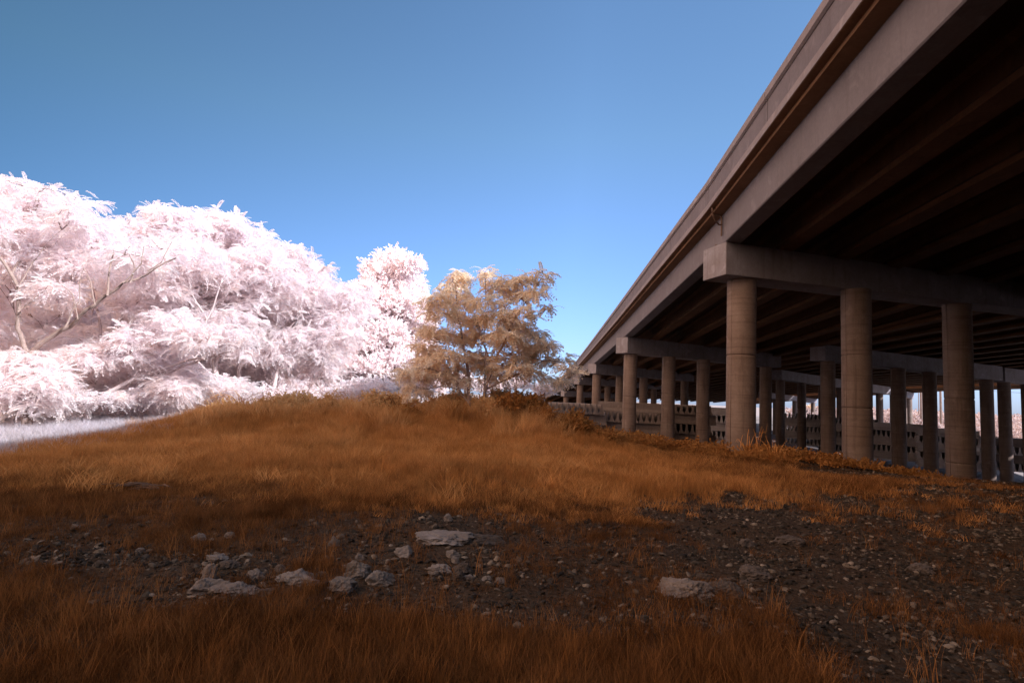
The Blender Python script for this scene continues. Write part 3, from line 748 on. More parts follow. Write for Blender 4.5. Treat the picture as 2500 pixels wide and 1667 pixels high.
# 5: low leaning tree in front, its long limb lying to the right
limbs = [(LP([(215, 1035), (210, 1000), (262, 958), (340, 915), (420, 893), (500, 872), (565, 858)], 20, 1), .11, .02),
         (LP([(300, 938), (380, 912), (470, 888), (520, 868)], 20.2), .06, .02), (LP([(210, 1000), (185, 930), (215, 900)], 20), .07, .05)]
make_tree('pinnate_tree', 'low leaning pale tree with a long limb stretched to the right', TG, limbs,
    CL([(60,895,75,40,17.6),(20,955,80,55,17.6),(110,935,75,45,17.6),(70,990,70,35,17.8),(190,880,60,35),(250,870,55,35),(330,860,60,40),(150,985,60,25),(400,840,70,35),(470,830,70,40),(560,830,70,35),(270,975,60,25),(0,1000,70,30),(330,830,60,30),(420,790,80,30)], 19.8, 1.0, rg),
    .11, FROND, .35, 40, M['leaf_white'], M['bark_pale'], rg)
# 6-8: darker-bodied trees behind close the gaps
for px0, Yd, lab, cl in (
    (120, 27, 'pale tree filling the gap behind the low fork', [(60,720,120,60),(180,720,120,60),(110,800,130,60),(250,790,110,60),(30,850,110,60),(180,870,130,60),(320,830,90,60),(90,930,120,60),(230,940,120,50)]),
    (470, 31, 'pale tree behind the middle of the group', [(400,720,100,60),(500,740,110,60),(600,700,100,60),(450,800,110,60),(560,820,110,60),(380,870,100,50),(500,890,110,50),(620,900,100,50),(430,950,100,40)]),
    (740, 33, 'pale tree behind the twin stems, close to the poplar', [(680,760,90,60),(770,780,90,60),(850,790,70,50),(720,850,110,60),(820,870,90,55),(660,930,90,45),(770,940,90,40),(860,930,60,40),(900,860,50,50)])):
    b_ = LP([(px0, 985), (px0+10, 880), (px0+20, 760)], Yd, 1)
    make_tree('pinnate_tree', lab, TG, [(b_, .16, .06), (LP([(px0+10, 880), (px0-70, 780)], Yd), .07, .03)], CL(cl, Yd, 1.8, rg), .16, FROND, .55, 14, M['leaf_white'], M['bark'], rg)
# still farther trees that close the gaps under the crowns
for i, (px0, Yd, lab) in enumerate(((-40, 40, 'farthest pale tree at the left edge'), (110, 44, 'farthest pale tree behind the low fork'), (270, 42, 'farthest pale tree behind the white-barked one'),
    (430, 45, 'farthest pale tree left of the middle of the group'), (580, 43, 'farthest pale tree behind the twin stems'), (720, 46, 'farthest pale tree where the crowns slope down'), (850, 44, 'farthest pale tree just left of the poplar'))):
    top = (600, 640, 660, 690, 720, 780, 850)[i]
    cl = [(px0 + rg.uniform(-70, 70), q + rg.uniform(-20, 20), rg.uniform(45, 70), rg.uniform(30, 42)) for q in np.linspace(top, 985, 12)]
    b_ = LP([(px0, 985), (px0+10, 880), (px0+10, top + 40)], Yd, 1)
    make_tree('distant_tree', lab, TG, [(b_, .2, .06)], CL(cl, Yd, 1.5, rg), .2, SPRIG, .9, 13, M['leaf_white'], M['bark'], rg, leaves=5, twigs=1)
# 9: poplar
limbs = [(LP([(925, 985), (927, 900), (940, 780), (950, 660)], 33, 1), .16, .04), (LP([(927, 900), (990, 780), (1000, 690)], 33), .06, .03)]
make_tree('poplar_tree', 'tall narrow white poplar right of the feathery trees', None, limbs,
    CL([(955,640,40,24),(995,655,32,24),(920,665,35,28),(1015,650,12,14),(945,690,60,35),(1000,705,42,35),(915,720,42,35),(960,745,70,35),(1020,760,30,35),(900,775,45,35),(970,790,80,38),(1035,790,28,30),
        (905,830,60,38),(1000,840,65,40),(940,870,80,35),(880,890,60,35),(1010,890,55,35),(940,925,80,35),(870,940,60,30),(1000,940,60,30),(1040,830,25,25),(985,735,45,28),(905,735,40,26),(945,715,55,28),(890,800,40,30),(893,720,32,24,31.3),(885,765,40,26,31),(885,840,44,28,30.6),(905,900,44,26,30.4),(950,820,50,30,31),(965,880,50,28,31)], 33, 1.2, rg),
    .16, SPRIG, .42, 62, M['leaf_poplar'], M['bark_pale'], rg, leaves=4, pitch=(.2, .7))
# 10: small tree in the shade of the overpass, two stems
limbs = [(LP([(1146, 985), (1147, 930), (1135, 860), (1120, 780), (1112, 700)], 20, 1), .075, .02),
         (LP([(1180, 990), (1185, 950), (1205, 890), (1245, 800), (1290, 720), (1325, 675)], 20, 1), .075, .015),
         (LP([(1146, 985), (1110, 930), (1050, 900), (1000, 905)], 20), .045, .012), (LP([(1185, 950), (1250, 920), (1330, 880), (1385, 885)], 20), .045, .012),
         (LP([(1205, 890), (1180, 840), (1165, 780)], 20), .04, .012), (LP([(1290, 780), (1335, 755)], 20), .02, .008), (LP([(1182, 975), (1183, 930), (1186, 860), (1185, 680)], 20), .035, .01)]
make_tree('shade_tree', 'tan small tree with two stems standing against the far end of the overpass', None, limbs,
    CL([(1112,680,34,22),(1105,710,42,24),(1185,672,22,16),(1068,735,42,24),(1075,765,46,22),(1130,745,34,20),(1215,705,42,22),(1245,690,34,18),(1290,685,40,18),(1325,672,24,14),(1265,725,40,20),(1300,715,34,18),(1335,752,20,10),
        (1190,740,46,22),(1150,785,60,26),(1220,775,50,24),(1280,770,40,20),(1060,815,50,22),(1110,825,50,22),(1170,825,56,24),(1235,825,50,24),(1300,820,46,20),(1330,845,40,18),
        (1040,855,46,20),(1100,870,54,20),(1170,875,50,20),(1245,870,50,20),(1310,880,44,18),(1365,880,30,14),(1390,905,28,14),(1010,915,50,20),(1075,920,54,18),(1130,930,46,16),(1220,925,40,14),(1290,915,40,14),(1345,925,40,12),(1260,800,46,22),(1240,835,44,22),(1300,855,44,20),(1200,900,50,20),(1260,900,50,18),(1100,900,50,20),(1040,890,44,18),(1010,950,40,14)], 20, .9, rg),
    .075, FROND_W, .30, 46, M['leaf_tan'], M['bark'], rg, leaves=5, pitch=(.05, .4), twigs=3, shell=.5)

# sunlit undergrowth at the foot of the pale trees
for i, (px, py, rx, ry, Yd, lab) in enumerate([
    (60, 1010, 90, 26, 21.5, 'pale low bush at the left edge of the sunlit strip'),
    (210, 1012, 80, 24, 22, 'pale low bush beneath the leaning tree'),
    (350, 1000, 90, 30, 22.5, 'pale spreading bush behind the leaning limb'),
    (480, 985, 90, 30, 24, 'pale bush right of the leaning limb'),
    (620, 965, 90, 30, 26, 'pale bush at the foot of the twin stems'),
    (760, 955, 90, 32, 28, 'pale bush below the crown that slopes to the poplar'),
    (900, 950, 70, 30, 28, 'pale bush at the foot of the poplar')]):
    p = PT(px, py, Yd); g = gz(p[0], p[1]); k = Yd/F_PX
    t_ = tag(empty('shrub', (p[0], p[1], g)), lab, 'shrub', 'sunlit shrubs below the pale trees')
    cl = [((p[0]+rg.uniform(-.7, .7)*rx*k, p[1]+rg.uniform(-.6, .6), max(g+.15, p[2]+rg.uniform(-.7, .5)*ry*k)), rx*k*.45, ry*k*.75) for _ in range(8)]
    v, f_ = crown_arrays(cl, SPRIG+FROND, .36, 26, rg, 4, (.4, .5))
    mesh_arrays('foliage', v - np.array([p[0], p[1], g]), f_, M['leaf_white'], t_)
    st = MB()
    for c, a_, b_ in cl: st.tube([q - np.array([p[0], p[1], g]) for q in wiggle((p[0], p[1], g-.1), c, 4, .1, rg)], [.025, .02, .016, .012, .006], 5)
    st.build('stems', M['bark'], t_)

# bushes and brambles on the mound, in shade
for i, (px, py, rx, ry, Yd, mt, lab) in enumerate([
    (590, 1012, 85, 28, 20.5, 'leaf_bush', 'tan bush at the left end of the mound'),
    (710, 994, 95, 34, 20.5, 'leaf_bush', 'broad tan bush on the crest of the mound'),
    (850, 1000, 90, 34, 20.3, 'leaf_bush', 'dense tan bush in front of the poplar'),
    (960, 975, 70, 38, 21.5, 'leaf_bush', 'tan bush filling the gap between poplar and tan tree'),
    (960, 1025, 70, 26, 19.6, 'leaf_rust', 'rust bush low in the dip of the mound'),
    (1190, 1000, 70, 28, 20.2, 'leaf_bush', 'tan bush at the foot of the tan tree'),
    (1060, 992, 60, 26, 20.8, 'leaf_bush', 'tan bush left of the stems of the tan tree'),
    (1135, 985, 60, 28, 20.9, 'leaf_bush', 'tan bush right behind the stems of the tan tree'),
    (1225, 978, 55, 24, 21.0, 'leaf_bush', 'tan bush between the tan tree and the barrier stack'),
    (1290, 1000, 80, 34, 20.0, 'leaf_rust', 'rust bush in front of the stacked barriers'),
    (1370, 1030, 70, 34, 19.8, 'leaf_rust', 'rust bramble mound nearest the first column row'),
    (1430, 1066, 60, 20, 19.5, 'leaf_rust', 'small rust bush at the right end of the bramble')]):
    p = PT(px, py, Yd); g = gz(p[0], p[1]); k = Yd/F_PX
    t_ = tag(empty('bush', (p[0], p[1], g)), lab, 'bush', 'shaded bushes on the mound')
    cl = [((p[0]+rg.uniform(-.75, .75)*rx*k, p[1]+rg.uniform(-.7, .5), max(g+.10, p[2]+rg.uniform(-1, .5)*ry*k)), rx*k*.42, ry*k*.6) for _ in range(11)]
    v, f_ = crown_arrays(cl, SPRIG, .22, 70, rg, 4, (.3, .6))
    mesh_arrays('foliage', v - np.array([p[0], p[1], g]), f_, M[mt], t_)
    st = MB()
    for q in range(16):
        a = rg.uniform(0, 2*PI); r_ = rg.uniform(.5, 1.15)*rx*k
        e_ = np.array([p[0] + r_*math.cos(a), p[1] - abs(r_*math.sin(a))*.8 - .1, g + rg.uniform(.0, .9)*ry*k*1.6])
        s_ = np.array([p[0] + rg.uniform(-.3, .3), p[1] + rg.uniform(-.2, .2), g-.05])
        st.tube([q_ - np.array([p[0], p[1], g]) for q_ in wiggle(s_, e_, 7, .06, rg, .42)], [.010, .009, .008, .007, .006, .005, .004, .003], 4)
    st.build('canes', M['grass_tan'] if mt == 'leaf_bush' else M['grass'], t_)

# far trees on the bank to the right and behind the tan tree
k_ = 0
for px, py, Yd, rx, ry, lab in ((2222,1052,185,26,22,'pinkish far tree left of the utility poles'),(2262,1056,180,24,20,'pinkish far tree behind the thin utility pole'),(2310,1062,178,26,22,'pinkish far tree left of the third tall column'),
    (2382,1066,175,24,22,'pinkish far tree just right of the third tall column'),(2440,1072,170,26,22,'pinkish far tree between the two right-hand columns'),(2488,1070,168,26,22,'pinkish far tree at the right edge'),
    (2140,1040,190,24,16,'pinkish far tree left of the sunlit column'),(1985,1003,210,26,14,'rust far tree beyond the far pier'),
    (1200,940,75,40,22,'white far tree seen between the stems of the tan tree'),(1260,935,78,36,18,'white far tree right of the stems of the tan tree'),(1330,950,82,34,14,'white far tree above the barrier stack'),(1120,925,75,40,26,'white far tree left of the stems of the tan tree'),(1050,940,70,40,30,'white far tree between poplar and tan tree')):
    p = PT(px, py, Yd); g = gz(p[0], p[1]); k = Yd/F_PX; b_ = np.array([p[0], p[1], g])
    cl = [(p + np.array([rg.uniform(-.6, .6)*rx*k, rg.uniform(-1, 1), rg.uniform(-.6, .6)*ry*k]), rx*k*.5, ry*k*.5) for _ in range(8)]
    white = Yd < 100
    make_tree('distant_tree', lab, 'far trees', [([b_, b_ + (p-b_)*.9], .2, .08)], cl, .2, SPRIG, 1.1 if not white else .7, 4.0 if not white else 10, M['leaf_white'] if white else M['leaf_tan'], M['bark'], rg, leaves=4, twigs=1)

# ------------------------------------------------------------------ grass, gravel (uncountable): instanced tufts
def tuft_mesh(n, h, spread, lean, wd, seed, seg=4):
    rg_ = np.random.default_rng(seed); V_, F_ = [], []
    for _ in range(n):
        a = rg_.uniform(0, 2*PI); r_ = spread*math.sqrt(rg_.random()); b0 = np.array([r_*math.cos(a), r_*math.sin(a), -.02])
        d = rg_.uniform(0, 2*PI); hh = h*rg_.uniform(.45, 1.15); ln_ = lean*rg_.uniform(.2, 1.6)*hh
        wv = rg_.uniform(0, PI); wx = np.array([math.cos(wv), math.sin(wv), 0])*wd*rg_.uniform(.6, 1.2); i0 = len(V_)
        for s_ in range(seg+1):
            t_ = s_/seg; c = b0 + np.array([math.cos(d)*ln_*t_**2, math.sin(d)*ln_*t_**2, hh*(t_ - .18*lean*t_**3)]); q = wx*(1 - t_**1.5*.95)
            V_ += [c - q/2, c + q/2]
        for s_ in range(seg): F_.append((i0+2*s_, i0+2*s_+1, i0+2*s_+3, i0+2*s_+2))
    return np.array(V_), np.array(F_)
def proto_collection(name, metas, mat):
    c = bpy.data.collections.new(name)
    for i, (v, f_) in enumerate(metas):
        o = mesh_arrays(name + '_piece', v, f_, mat); COL.objects.unlink(o); c.objects.link(o)
    return c
def scatter(name, pos, yaw, tilt, scl, coll, ncol, label, sclz=None):
    me = bpy.data.meshes.new(name); me.vertices.add(len(pos)); me.vertices.foreach_set('co', np.asarray(pos, np.float32).ravel())
    rot = np.stack([tilt[0], tilt[1], yaw], -1).astype(np.float32)
    a = me.attributes.new('rot', 'FLOAT_VECTOR', 'POINT'); a.data.foreach_set('vector', rot.ravel())
    s3 = np.stack([scl, scl, scl if sclz is None else sclz], -1).astype(np.float32)
    a = me.attributes.new('scl', 'FLOAT_VECTOR', 'POINT'); a.data.foreach_set('vector', s3.ravel())
    a = me.attributes.new('idx', 'INT', 'POINT'); a.data.foreach_set('value', RNG.integers(0, ncol, len(pos)).astype(np.int32))
    o = bpy.data.objects.new(name, me); COL.objects.link(o); tag(o, label, None, None, 'stuff')
    g = bpy.data.node_groups.new(name, 'GeometryNodeTree')
    g.interface.new_socket('Geometry', in_out='INPUT', socket_type='NodeSocketGeometry'); g.interface.new_socket('Geometry', in_out='OUTPUT', socket_type='NodeSocketGeometry')
    gi = g.nodes.new('NodeGroupInput'); go = g.nodes.new('NodeGroupOutput'); ip = g.nodes.new('GeometryNodeInstanceOnPoints')
    ci = g.nodes.new('GeometryNodeCollectionInfo'); ci.inputs['Collection'].default_value = coll; ci.inputs['Separate Children'].default_value = True; ci.inputs['Reset Children'].default_value = True
    def na(nm, ty):
        n = g.nodes.new('GeometryNodeInputNamedAttribute'); n.data_type = ty; n.inputs['Name'].default_value = nm
        return next(s_ for s_ in n.outputs if s_.enabled and s_.name == 'Attribute')
    ip.inputs['Pick Instance'].default_value = True
    e2r = g.nodes.new('FunctionNodeEulerToRotation'); g.links.new(na('rot', 'FLOAT_VECTOR'), e2r.inputs[0])
    g.links.new(gi.outputs[0], ip.inputs['Points']); g.links.new(ci.outputs[0], ip.inputs['Instance'])
    g.links.new(na('idx', 'INT'), ip.inputs['Instance Index']); g.links.new(e2r.outputs[0], ip.inputs['Rotation']); g.links.new(na('scl', 'FLOAT_VECTOR'), ip.inputs['Scale'])
    g.links.new(ip.outputs[0], go.inputs[0])
    m_ = o.modifiers.new('scatter', 'NODES'); m_.node_group = g
    return o

def bare_mask(x, y):
    """1 where the ground is stony"""
    n1 = vnoise(x, y, 1.1, 5)*.6 + vnoise(x, y, .45, 6)*.4
    band = sstep(3.85, 4.35, y)*(1 - sstep(7.0, 8.4, y))*sstep(-4.2, -2.0, x)
    left = sstep(4.6, 5.1, y)*(1 - sstep(6.2, 6.9, y))*.68
    right = sstep(.8, 2.6, x)*(1 - sstep(8.6, 10.5, y - .35*x))*sstep(2.3, 3.6, y + .45*np.maximum(x-1.2, 0))
    far_r = sstep(7.2, 10.0, x - .1*(y-14))*(1 - sstep(23, 25.5, y))*.95
    m_ = np.maximum.reduce([band*.80, left*.9, right*.92, far_r])
    spot = sstep(.62, .8, vnoise(x, y, 1.9, 9))*.4*(y < 12)
    return np.clip(np.maximum(m_, spot) + (n1-.5)*1.05, 0, 1)

def sample(n, x0, x1, y0, y1, rng):
    return rng.uniform(x0, x1, n), rng.uniform(y0, y1, n)
rgs = np.random.default_rng(5)
def fan(n, y0, y1, slack, rng, power=1.6):
    """points in the camera's fan, denser near it"""
    u = rng.random(n); y = (y0**(-power+2) + u*(y1**(-power+2)-y0**(-power+2)))**(1/(2-power)) if power != 2 else y0*(y1/y0)**u
    x = rng.uniform(-1, 1, n)*(y*.95 + slack); return x, y
# short dry grass; the nearer blades have the foreground dimness painted in
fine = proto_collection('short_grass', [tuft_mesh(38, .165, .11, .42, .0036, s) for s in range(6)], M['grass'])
x, y = fan(66000, 2.2, 30, 1.6, rgs, 1.35)
bm_ = bare_mask(x, y); keep = (rgs.random(len(x)) > bm_*1.02) & ~((x > 8.5) & (y > 26)) & (x > -10.4 - 1.2*rgs.random(len(x)))
x, y, bm_ = x[keep], y[keep], bm_[keep]
hgt = (.55 + 1.0*vnoise(x, y, 1.3, 12)**1.3 + .35*vnoise(x, y, .35, 13))*(1 - .45*bm_)
hgt *= (.60 + .7*sstep(7, 13, y))*(1 - .5*sstep(1, 6, x)*sstep(10, 15, y))
scl = rgs.uniform(.75, 1.25, len(x))*(1 + .05*np.maximum(y-5, 0))
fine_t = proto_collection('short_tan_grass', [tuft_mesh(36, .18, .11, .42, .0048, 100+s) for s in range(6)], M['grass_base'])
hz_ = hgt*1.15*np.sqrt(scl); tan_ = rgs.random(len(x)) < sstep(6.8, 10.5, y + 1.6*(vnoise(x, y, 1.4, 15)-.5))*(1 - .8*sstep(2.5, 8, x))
for m_, nm, cc, lab in ((~tan_, 'dimmed_dry_grass', fine, 'short dry rust-brown grass, the dimness of the foreground painted into its colour'), (tan_, 'tan_grass', fine_t, 'short tan grass between the stony patch and the mound')):
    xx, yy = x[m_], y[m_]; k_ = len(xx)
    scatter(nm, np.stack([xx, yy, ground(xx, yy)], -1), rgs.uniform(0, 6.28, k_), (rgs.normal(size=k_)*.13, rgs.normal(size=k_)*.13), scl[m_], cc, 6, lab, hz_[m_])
# tall wisps
wis = proto_collection('tall_wisps', [tuft_mesh(12, .29, .06, .36, .0034, 20+s) for s in range(5)], M['straw'])
x, y = fan(9000, 2.4, 20, 1.2, rgs, 1.5)
bm_ = bare_mask(x, y); keep = (rgs.random(len(x)) > bm_*.93) & (vnoise(x, y, .9, 31) > .42) & (x > -10.5) & ~((x > 9) & (y > 14)) & (rgs.random(len(x)) > .6*sstep(1, 3, x))
x, y = x[keep], y[keep]
scatter('tall_grass', np.stack([x, y, ground(x, y)], -1), rgs.uniform(0, 6.28, len(x)), (rgs.normal(size=len(x))*.12, rgs.normal(size=len(x))*.12), rgs.uniform(.55, 1.2, len(x))*(1+.03*np.maximum(y-6, 0)), wis, 5, 'thin taller straw stalks standing through the dry grass')
# tall soft grass over the mound
tal = proto_collection('mound_grass', [tuft_mesh(36, .44, .16, .6, .009, 40+s) for s in range(5)], M['grass_tan'])
n = 21000; x = rgs.uniform(-14, 8.5, n); y = rgs.uniform(8.5, 26, n)
keep = (rgs.random(n) < sstep(10.0, 17.5, y)*(.08 + .92*sstep(.40, .62, vnoise(x, y, 1.5, 51)))) & (x > -10.3 - rgs.random(n)) & (rgs.random(n) < 1 - sstep(2.5, 8.5, x)*.8)
x, y = x[keep], y[keep]
hh = (.45 + .9*vnoise(x, y, 1.5, 51))*(1 - .75*sstep(-.5, 4.5, x))*(1-.35*sstep(-6, -10, x))
scatter('mound_grass', np.stack([x, y, ground(x, y)], -1), rgs.uniform(0, 6.28, len(x)), (rgs.normal(size=len(x))*.15, rgs.normal(size=len(x))*.15), rgs.uniform(.8, 1.2, len(x)), tal, 5, 'tall soft tan grass over the mound', hh)
# taller stalks along the crest
cre = proto_collection('crest_stalks', [tuft_mesh(26, .85, .14, .5, .011, 140+s) for s in range(5)], M['crest'])
n = 1900; x = rgs.uniform(-9.5, 3.2, n); y = rgs.uniform(16.2, 21.0, n); keep = (vnoise(x, y, 1.1, 61) > .45 + .3*rgs.random(n)) & (rgs.random(n) > sstep(1.0, 3.2, x)) & (rgs.random(n) < .15 + .85*sstep(16.5, 19.0, y)); x, y = x[keep], y[keep]
scatter('crest_grass', np.stack([x, y, ground(x, y)], -1), rgs.uniform(0, 6.28, len(x)), (rgs.normal(size=len(x))*.2, rgs.normal(size=len(x))*.2), rgs.uniform(.6, 1.35, len(x)), cre, 5, 'shaggy tall stalks along the crest of the mound')
# rounded tussocks between the stones and the mound
tus = proto_collection('tussocks', [tuft_mesh(90, .28, .22, .9, .007, 80+s) for s in range(5)], M['grass_tan'])
n = 4200; x = rgs.uniform(-11, 10, n); y = rgs.uniform(7.6, 20, n)
keep = (rgs.random(n) < sstep(7.2, 10.5, y)*sstep(.40, .62, vnoise(x, y, 1.5, 91))) & (rgs.random(n) > sstep(.5, 5, x)*.97) & (x > -10.4) & (rgs.random(n) > bare_mask(x, y)*1.3)
x, y = x[keep], y[keep]
scatter('grass_tussocks', np.stack([x, y, ground(x, y)], -1), rgs.uniform(0, 6.28, len(x)), (rgs.normal(size=len(x))*.1, rgs.normal(size=len(x))*.1), rgs.uniform(.7, 1.5, len(x)), tus, 5, 'rounded tan tussocks between the stony patch and the mound')
# grass of the sunlit strip, the sun's brightness painted into the blades
pal = proto_collection('sunlit_grass', [tuft_mesh(34, .32, .17, .7, .009, 60+s) for s in range(4)], M['grass_sunlit'])
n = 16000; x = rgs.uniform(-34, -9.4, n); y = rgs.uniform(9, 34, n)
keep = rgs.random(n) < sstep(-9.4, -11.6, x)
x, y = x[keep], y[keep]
scatter('sunlit_grass', np.stack([x, y, ground(x, y)], -1), rgs.uniform(0, 6.28, len(x)), (rgs.normal(size=len(x))*.15, rgs.normal(size=len(x))*.15), rgs.uniform(.8, 1.3, len(x)), pal, 4, 'grass painted pale as sunlit in the strip below the trees')
# low weeds along the column feet
wd_ = proto_collection('weeds', [place(SPRIG, rgs.normal(size=(9, 3))*np.array([.14, .14, .06]) + np.array([0, 0, .14]), rgs.uniform(0, 6.28, 9), rgs.uniform(.2, 1.1, 9), rgs.normal(size=9)*.5, rgs.uniform(.18, .34, 9), rgs) for _ in range(4)], M['leaf_rust'])
n = 1100; x = rgs.uniform(2.5, 17, n); y = 21.0 + (x-8)*.24 + rgs.normal(size=n)*.9
keep = rgs.random(n) < sstep(.35, .65, vnoise(x, y, 1.2, 71)); x, y = x[keep], y[keep]
scatter('weeds', np.stack([x, y, ground(x, y)], -1), rgs.uniform(0, 6.28, len(x)), (rgs.normal(size=len(x))*.2, rgs.normal(size=len(x))*.2), rgs.uniform(.4, 1.0, len(x)), wd_, 4, 'low rust weeds along the feet of the nearest columns')

def rock_mesh(seed, sx, sy, sz, sub=3, rough=.28, facets=5):
    rg_ = np.random.default_rng(seed); bm = bmesh.new(); bmesh.ops.create_icosphere(bm, subdivisions=sub, radius=1)
    pl_ = [(lambda d: d/np.linalg.norm(d))(rg_.normal(size=3)) for _ in range(facets)]; dc_ = rg_.uniform(.62, .9, facets)
    for v in bm.verts:
        p = np.array(v.co)
        for n_, c in zip(pl_, dc_):
            t_ = p @ n_
            if t_ > c: p = p - n_*(t_-c)*.88
        q = Vector(p*1.4 + seed*3.7); p = p*(1 + rough*mnoise.fractal(q, .8, 2.0, 4)*.7 + rough*.35*mnoise.fractal(q*3.1, .7, 2.0, 4) - rough*.25*abs(mnoise.noise(q*1.9)))
        v.co = Vector(p*np.array([sx, sy, sz]))
    V_ = np.array([v.co[:] for v in bm.verts]); F_ = np.array([[v.index for v in f_.verts] for f_ in bm.faces]); bm.free(); return V_, F_
pebs = proto_collection('gravel', [rock_mesh(300+s, 1, .6 + .08*(s % 4), .32 + .05*(s % 5), 2, .42, 9) for s in range(8)], M['pebble'])
x, y = fan(150000, 2.3, 14, 1.5, rgs, 1.5)
bm_ = bare_mask(x, y); keep = rgs.random(len(x)) < sstep(.30, .85, bm_)*(.45 + .55*sstep(.35, .65, vnoise(x, y, .8, 17)))
x, y = x[keep], y[keep]
sz = .005 + .036*rgs.random(len(x))**6 + .008*rgs.random(len(x))
sz *= 1 + .04*np.maximum(y-4, 0)
n = 5000; x2 = rgs.uniform(8, 19, n); y2 = rgs.uniform(12, 25, n); k2 = rgs.random(n) < bare_mask(x2, y2)*.9; x2, y2 = x2[k2], y2[k2]
x = np.concatenate([x, x2]); y = np.concatenate([y, y2]); sz = np.concatenate([sz, .03 + .05*rgs.random(len(x2))**3])
scatter('gravel', np.stack([x, y, ground(x, y) + sz*.1], -1), rgs.uniform(0, 6.28, len(x)), (rgs.normal(size=len(x))*.4, rgs.normal(size=len(x))*.4), sz, pebs, 8, 'loose grey brown gravel in the bare patch')

scr = proto_collection('scrub', [place(SPRIG, rgs.normal(size=(40, 3))*np.array([1.1, 1.1, .5]) + np.array([0, 0, .9]), rgs.uniform(0, 6.28, 40), rgs.uniform(-.2, 1.1, 40), rgs.normal(size=40)*.5, rgs.uniform(1.0, 1.9, 40), rgs) for _ in range(5)], M['scrub'])
n = 5200; x = rgs.uniform(62, 330, n); y = rgs.uniform(118, 330, n); keep = (x > .5*y) ; x, y = x[keep], y[keep]
scatter('scrub', np.stack([x, y, ground(x, y)], -1), rgs.uniform(0, 6.28, len(x)), (rgs.normal(size=len(x))*.2, rgs.normal(size=len(x))*.2), rgs.uniform(.5, 1.5, len(x)), scr, 5, 'pinkish scrub covering the far bank seen between the right-hand columns')
# ------------------------------------------------------------------ single stones
ROCKS = [ # x0, x1, y0, y1, label
 (837, 898, 1364, 1412, 'big rounded pale boulder at the middle of the stony patch'),
 (880, 960, 1393, 1430, 'flat pale slab leaning on the right of the big rounded boulder'),
 (798, 864, 1410, 1448, 'wedge of pale stone in front of the big rounded boulder'),
 (1012, 1140, 1296, 1330, 'long flat outcrop with a small pointed stone on top'),
 (1077, 1097, 1281, 1299, 'small pointed white stone standing on the long flat outcrop'),
 (1136, 1222, 1306, 1328, 'low brownish slab continuing right of the long flat outcrop'),
 (1152, 1173, 1318, 1336, 'small round white stone just below the brownish slab'),
 (966, 1003, 1330, 1360, 'blocky grey stone between the big boulder and the long outcrop'),
 (1089, 1119, 1340, 1363, 'oval stone below the middle of the long flat outcrop'),
 (1102, 1120, 1355, 1377, 'tilted oval stone touching the oval one below the outcrop'),
 (1042, 1095, 1377, 1408, 'grey boulder halfway between the big boulder and the white double stone'),
 (1108, 1150, 1372, 1403, 'dark lumpy stone right of the grey boulder'),
 (1103, 1132, 1386, 1420, 'greenish upright stone in front of the dark lumpy stone'),
 (1129, 1156, 1402, 1417, 'flat pinkish pebble right of the greenish upright stone'),
 (1177, 1199, 1407, 1420, 'small flat grey stone left of the white double stone'),
 (1208, 1232, 1409, 1427, 'white double stone at the right end of the stony band'),
 (867, 888, 1351, 1370, 'round pale cobble sitting just above the big boulder'),
 (498, 550, 1352, 1373, 'flat pale stone at the top of the left stone cluster'),
 (533, 576, 1367, 1387, 'brown flat stone right of the upright one in the left cluster'),
 (488, 526, 1370, 1421, 'upright grey stone in the left cluster'),
 (600, 640, 1386, 1414, 'angular white stone in the left cluster'),
 (663, 695, 1377, 1397, 'rounded stone among straw above the wide pale slab'),
 (667, 764, 1396, 1428, 'wide pale slab between the left cluster and the big boulder'),
 (453, 538, 1414, 1452, 'layered greenish rock at the lower left of the stone cluster'),
 (507, 614, 1431, 1456, 'long low rock along the bottom of the left cluster'),
 (619, 664, 1434, 1457, 'dark rock at the right end of the long low one'),
 (464, 497, 1302, 1322, 'pale stone half sunk in straw above the left cluster'),
 (546, 571, 1295, 1315, 'grey stone at the edge of the straw above the left cluster'),
 (800, 824, 1305, 1335, 'small upright white stone left of the long flat outcrop'),
 (770, 795, 1391, 1411, 'mossy cobble just left of the wedge of stone'),
 (168, 189, 1279, 1292, 'small white stone alone in grass near the left edge'),
 (228, 257, 1365, 1386, 'flat white stone in dark gravel on the left'),
 (330, 351, 1335, 1350, 'small white stone between the left edge and the left cluster'),
 (1617, 1740, 1404, 1460, 'largest low boulder on the right, streaked bluish grey'),
 (1735, 1823, 1419, 1460, 'brown tail of rock right of the largest low boulder'),
 (1705, 1739, 1397, 1417, 'grey stone resting behind the largest low boulder'),
 (1766, 1797, 1409, 1424, 'oval bluish stone above the brown tail of rock'),
 (1809, 1829, 1415, 1428, 'small rounded bluish stone at the far end of the brown tail'),
 (1805, 1887, 1380, 1417, 'ridge of brown rock behind the brown tail'),
 (1810, 1842, 1314, 1337, 'pale stone at the back of the gravel on the right'),
 (1906, 1970, 1305, 1333, 'brown boulder at the back of the gravel, right of the pale stone'),
 (2229, 2284, 1375, 1401, 'dim boulder far out in the gravel on the right')]
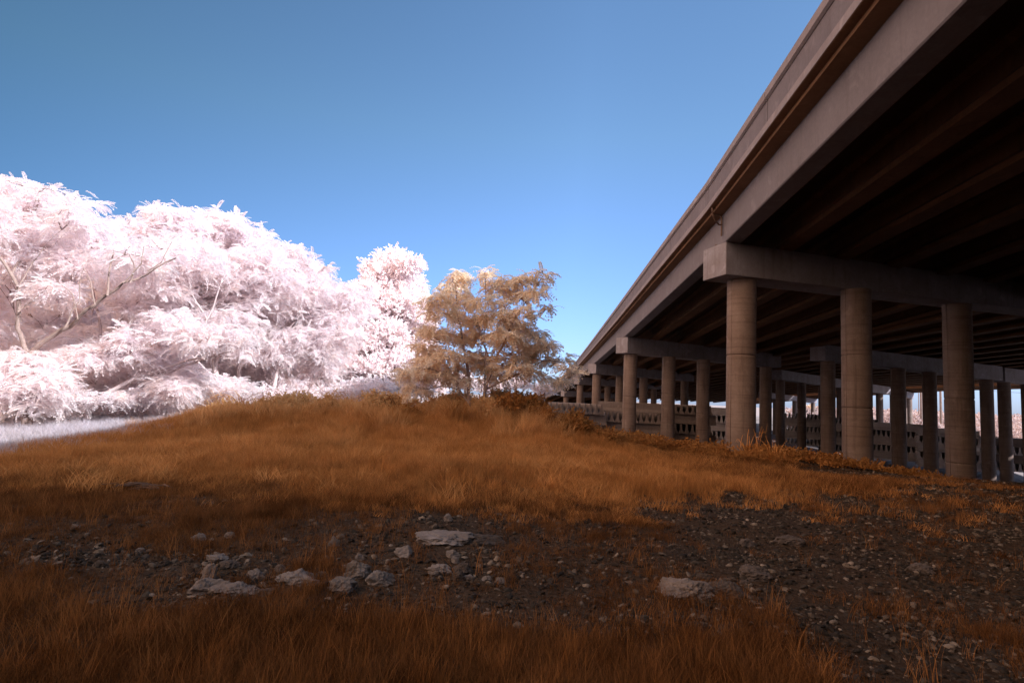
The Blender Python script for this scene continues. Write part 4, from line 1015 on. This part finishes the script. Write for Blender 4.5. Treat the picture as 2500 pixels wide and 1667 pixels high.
for i, (x0, x1, y0, y1, lab) in enumerate(ROCKS):
    p = PG((x0+x1)/2, y1-2); k = p[1]/F_PX; wdt = (x1-x0)*k/2; hh = (y1-y0)*k
    v, f_ = rock_mesh(500+i, wdt*1.12, wdt*.85, max(hh*.62, wdt*.28), 5, .34, 9)
    o = mesh_arrays('stone', v, f_, M['rock_brown' if x0 > 1700 or 'brown' in lab or 'dark' in lab else 'rock_pale' if ('pale' in lab.split()[:4] or 'white' in lab or 'outcrop' in lab) else 'rock']); o.location = (p[0], p[1] + wdt*.5, gz(p[0], p[1]+wdt*.5) + hh*.08)
    o.rotation_euler = (0, 0, 0)
    if 'standing on' in lab: o.location = (p[0], p[1]+.25, p[2] + .09)
    tag(o, lab, 'stone', 'stones in the bare patch')

# ------------------------------------------------------------------ single plants and litter
def reed(px, py, Yd, h, n, lab):
    p = PT(px, py, Yd); g = gz(p[0], p[1]); mb = MB()
    for _ in range(n):
        a = rg.uniform(0, 2*PI); hh = h*rg.uniform(.5, 1.1); o_ = np.array([rg.normal()*.16, rg.normal()*.12, 0]); b_ = rg.uniform(.1, .6)*hh
        P_ = [o_ + np.array([math.cos(a)*b_*t_**2.2, math.sin(a)*b_*t_**2.2*.6, hh*(t_ - .45*max(0, t_-.6)**1.2*(2 if rg.random() < .4 else .5))]) for t_ in (0, .2, .4, .6, .75, .9, 1)]
        mb.tube(P_, [.009, .008, .008, .010, .009, .006, .002], 4)
    o = mb.build('reed_clump', M['grass_tan']); o.location = (p[0], p[1], g - .05); tag(o, lab, 'plant', 'reed clumps'); return o
reed(1835, 1095, 20.3, 1.25, 16, 'tall bent reeds against the nearest column')
reed(1895, 1095, 20.2, .95, 14, 'shorter bent reeds right of the nearest column')
reed(1105, 1045, 18.6, 1.0, 60, 'dense tall straw clump on the mound below the tan tree')
p = PG(352, 1203); mb = MB()
for _ in range(26):
    a = rg.uniform(-.5, .5) + (PI if rg.random() < .5 else 0); l_ = rg.uniform(.08, .2); c = np.array([rg.normal()*.14, rg.normal()*.07, .02 + rg.random()*.07])
    d = np.array([math.cos(a), math.sin(a), rg.uniform(-.1, .1)])*l_; mb.tube([c-d, c+d*.2 + np.array([0, 0, .02]), c+d], [.008, .007, .004], 5)
o = mb.build('twig_pile', M['metal']); o.location = tuple(p + np.array([0, 0, .02])); tag(o, 'small pile of dark twigs lying in the grass on the left', 'twig pile')
# broken concrete in the sunny corner of the yard
for i, (px, py, Yd, s_, lab) in enumerate([(2393, 1128, 50, .55, 'broken pale concrete piece beside the column, upper one'), (2395, 1150, 48, .5, 'broken pale concrete piece beside the column, lower one'), (2440, 1146, 52, .6, 'broken slab between the two right-hand columns'),
    (2483, 1126, 56, .9, 'large tilted concrete slab near the right edge'), (2490, 1142, 54, .7, 'flat concrete slab below the tilted one near the right edge'), (2484, 1157, 50, .8, 'lowest flat concrete slab near the right edge')]):
    p = PT(px, py, Yd); v, f_ = rock_mesh(800+i, s_, s_*.8, s_*.28, 3, .08, 12)
    o = mesh_arrays('concrete_slab', v, f_, M['barrier']); o.location = (p[0], p[1], max(gz(p[0], p[1]) + .1, gz(p[0], p[1]) + .1)); o.rotation_euler = (rg.normal()*.12, rg.normal()*.12, rg.uniform(0, 3)); tag(o, lab, 'concrete rubble', 'broken concrete pieces')
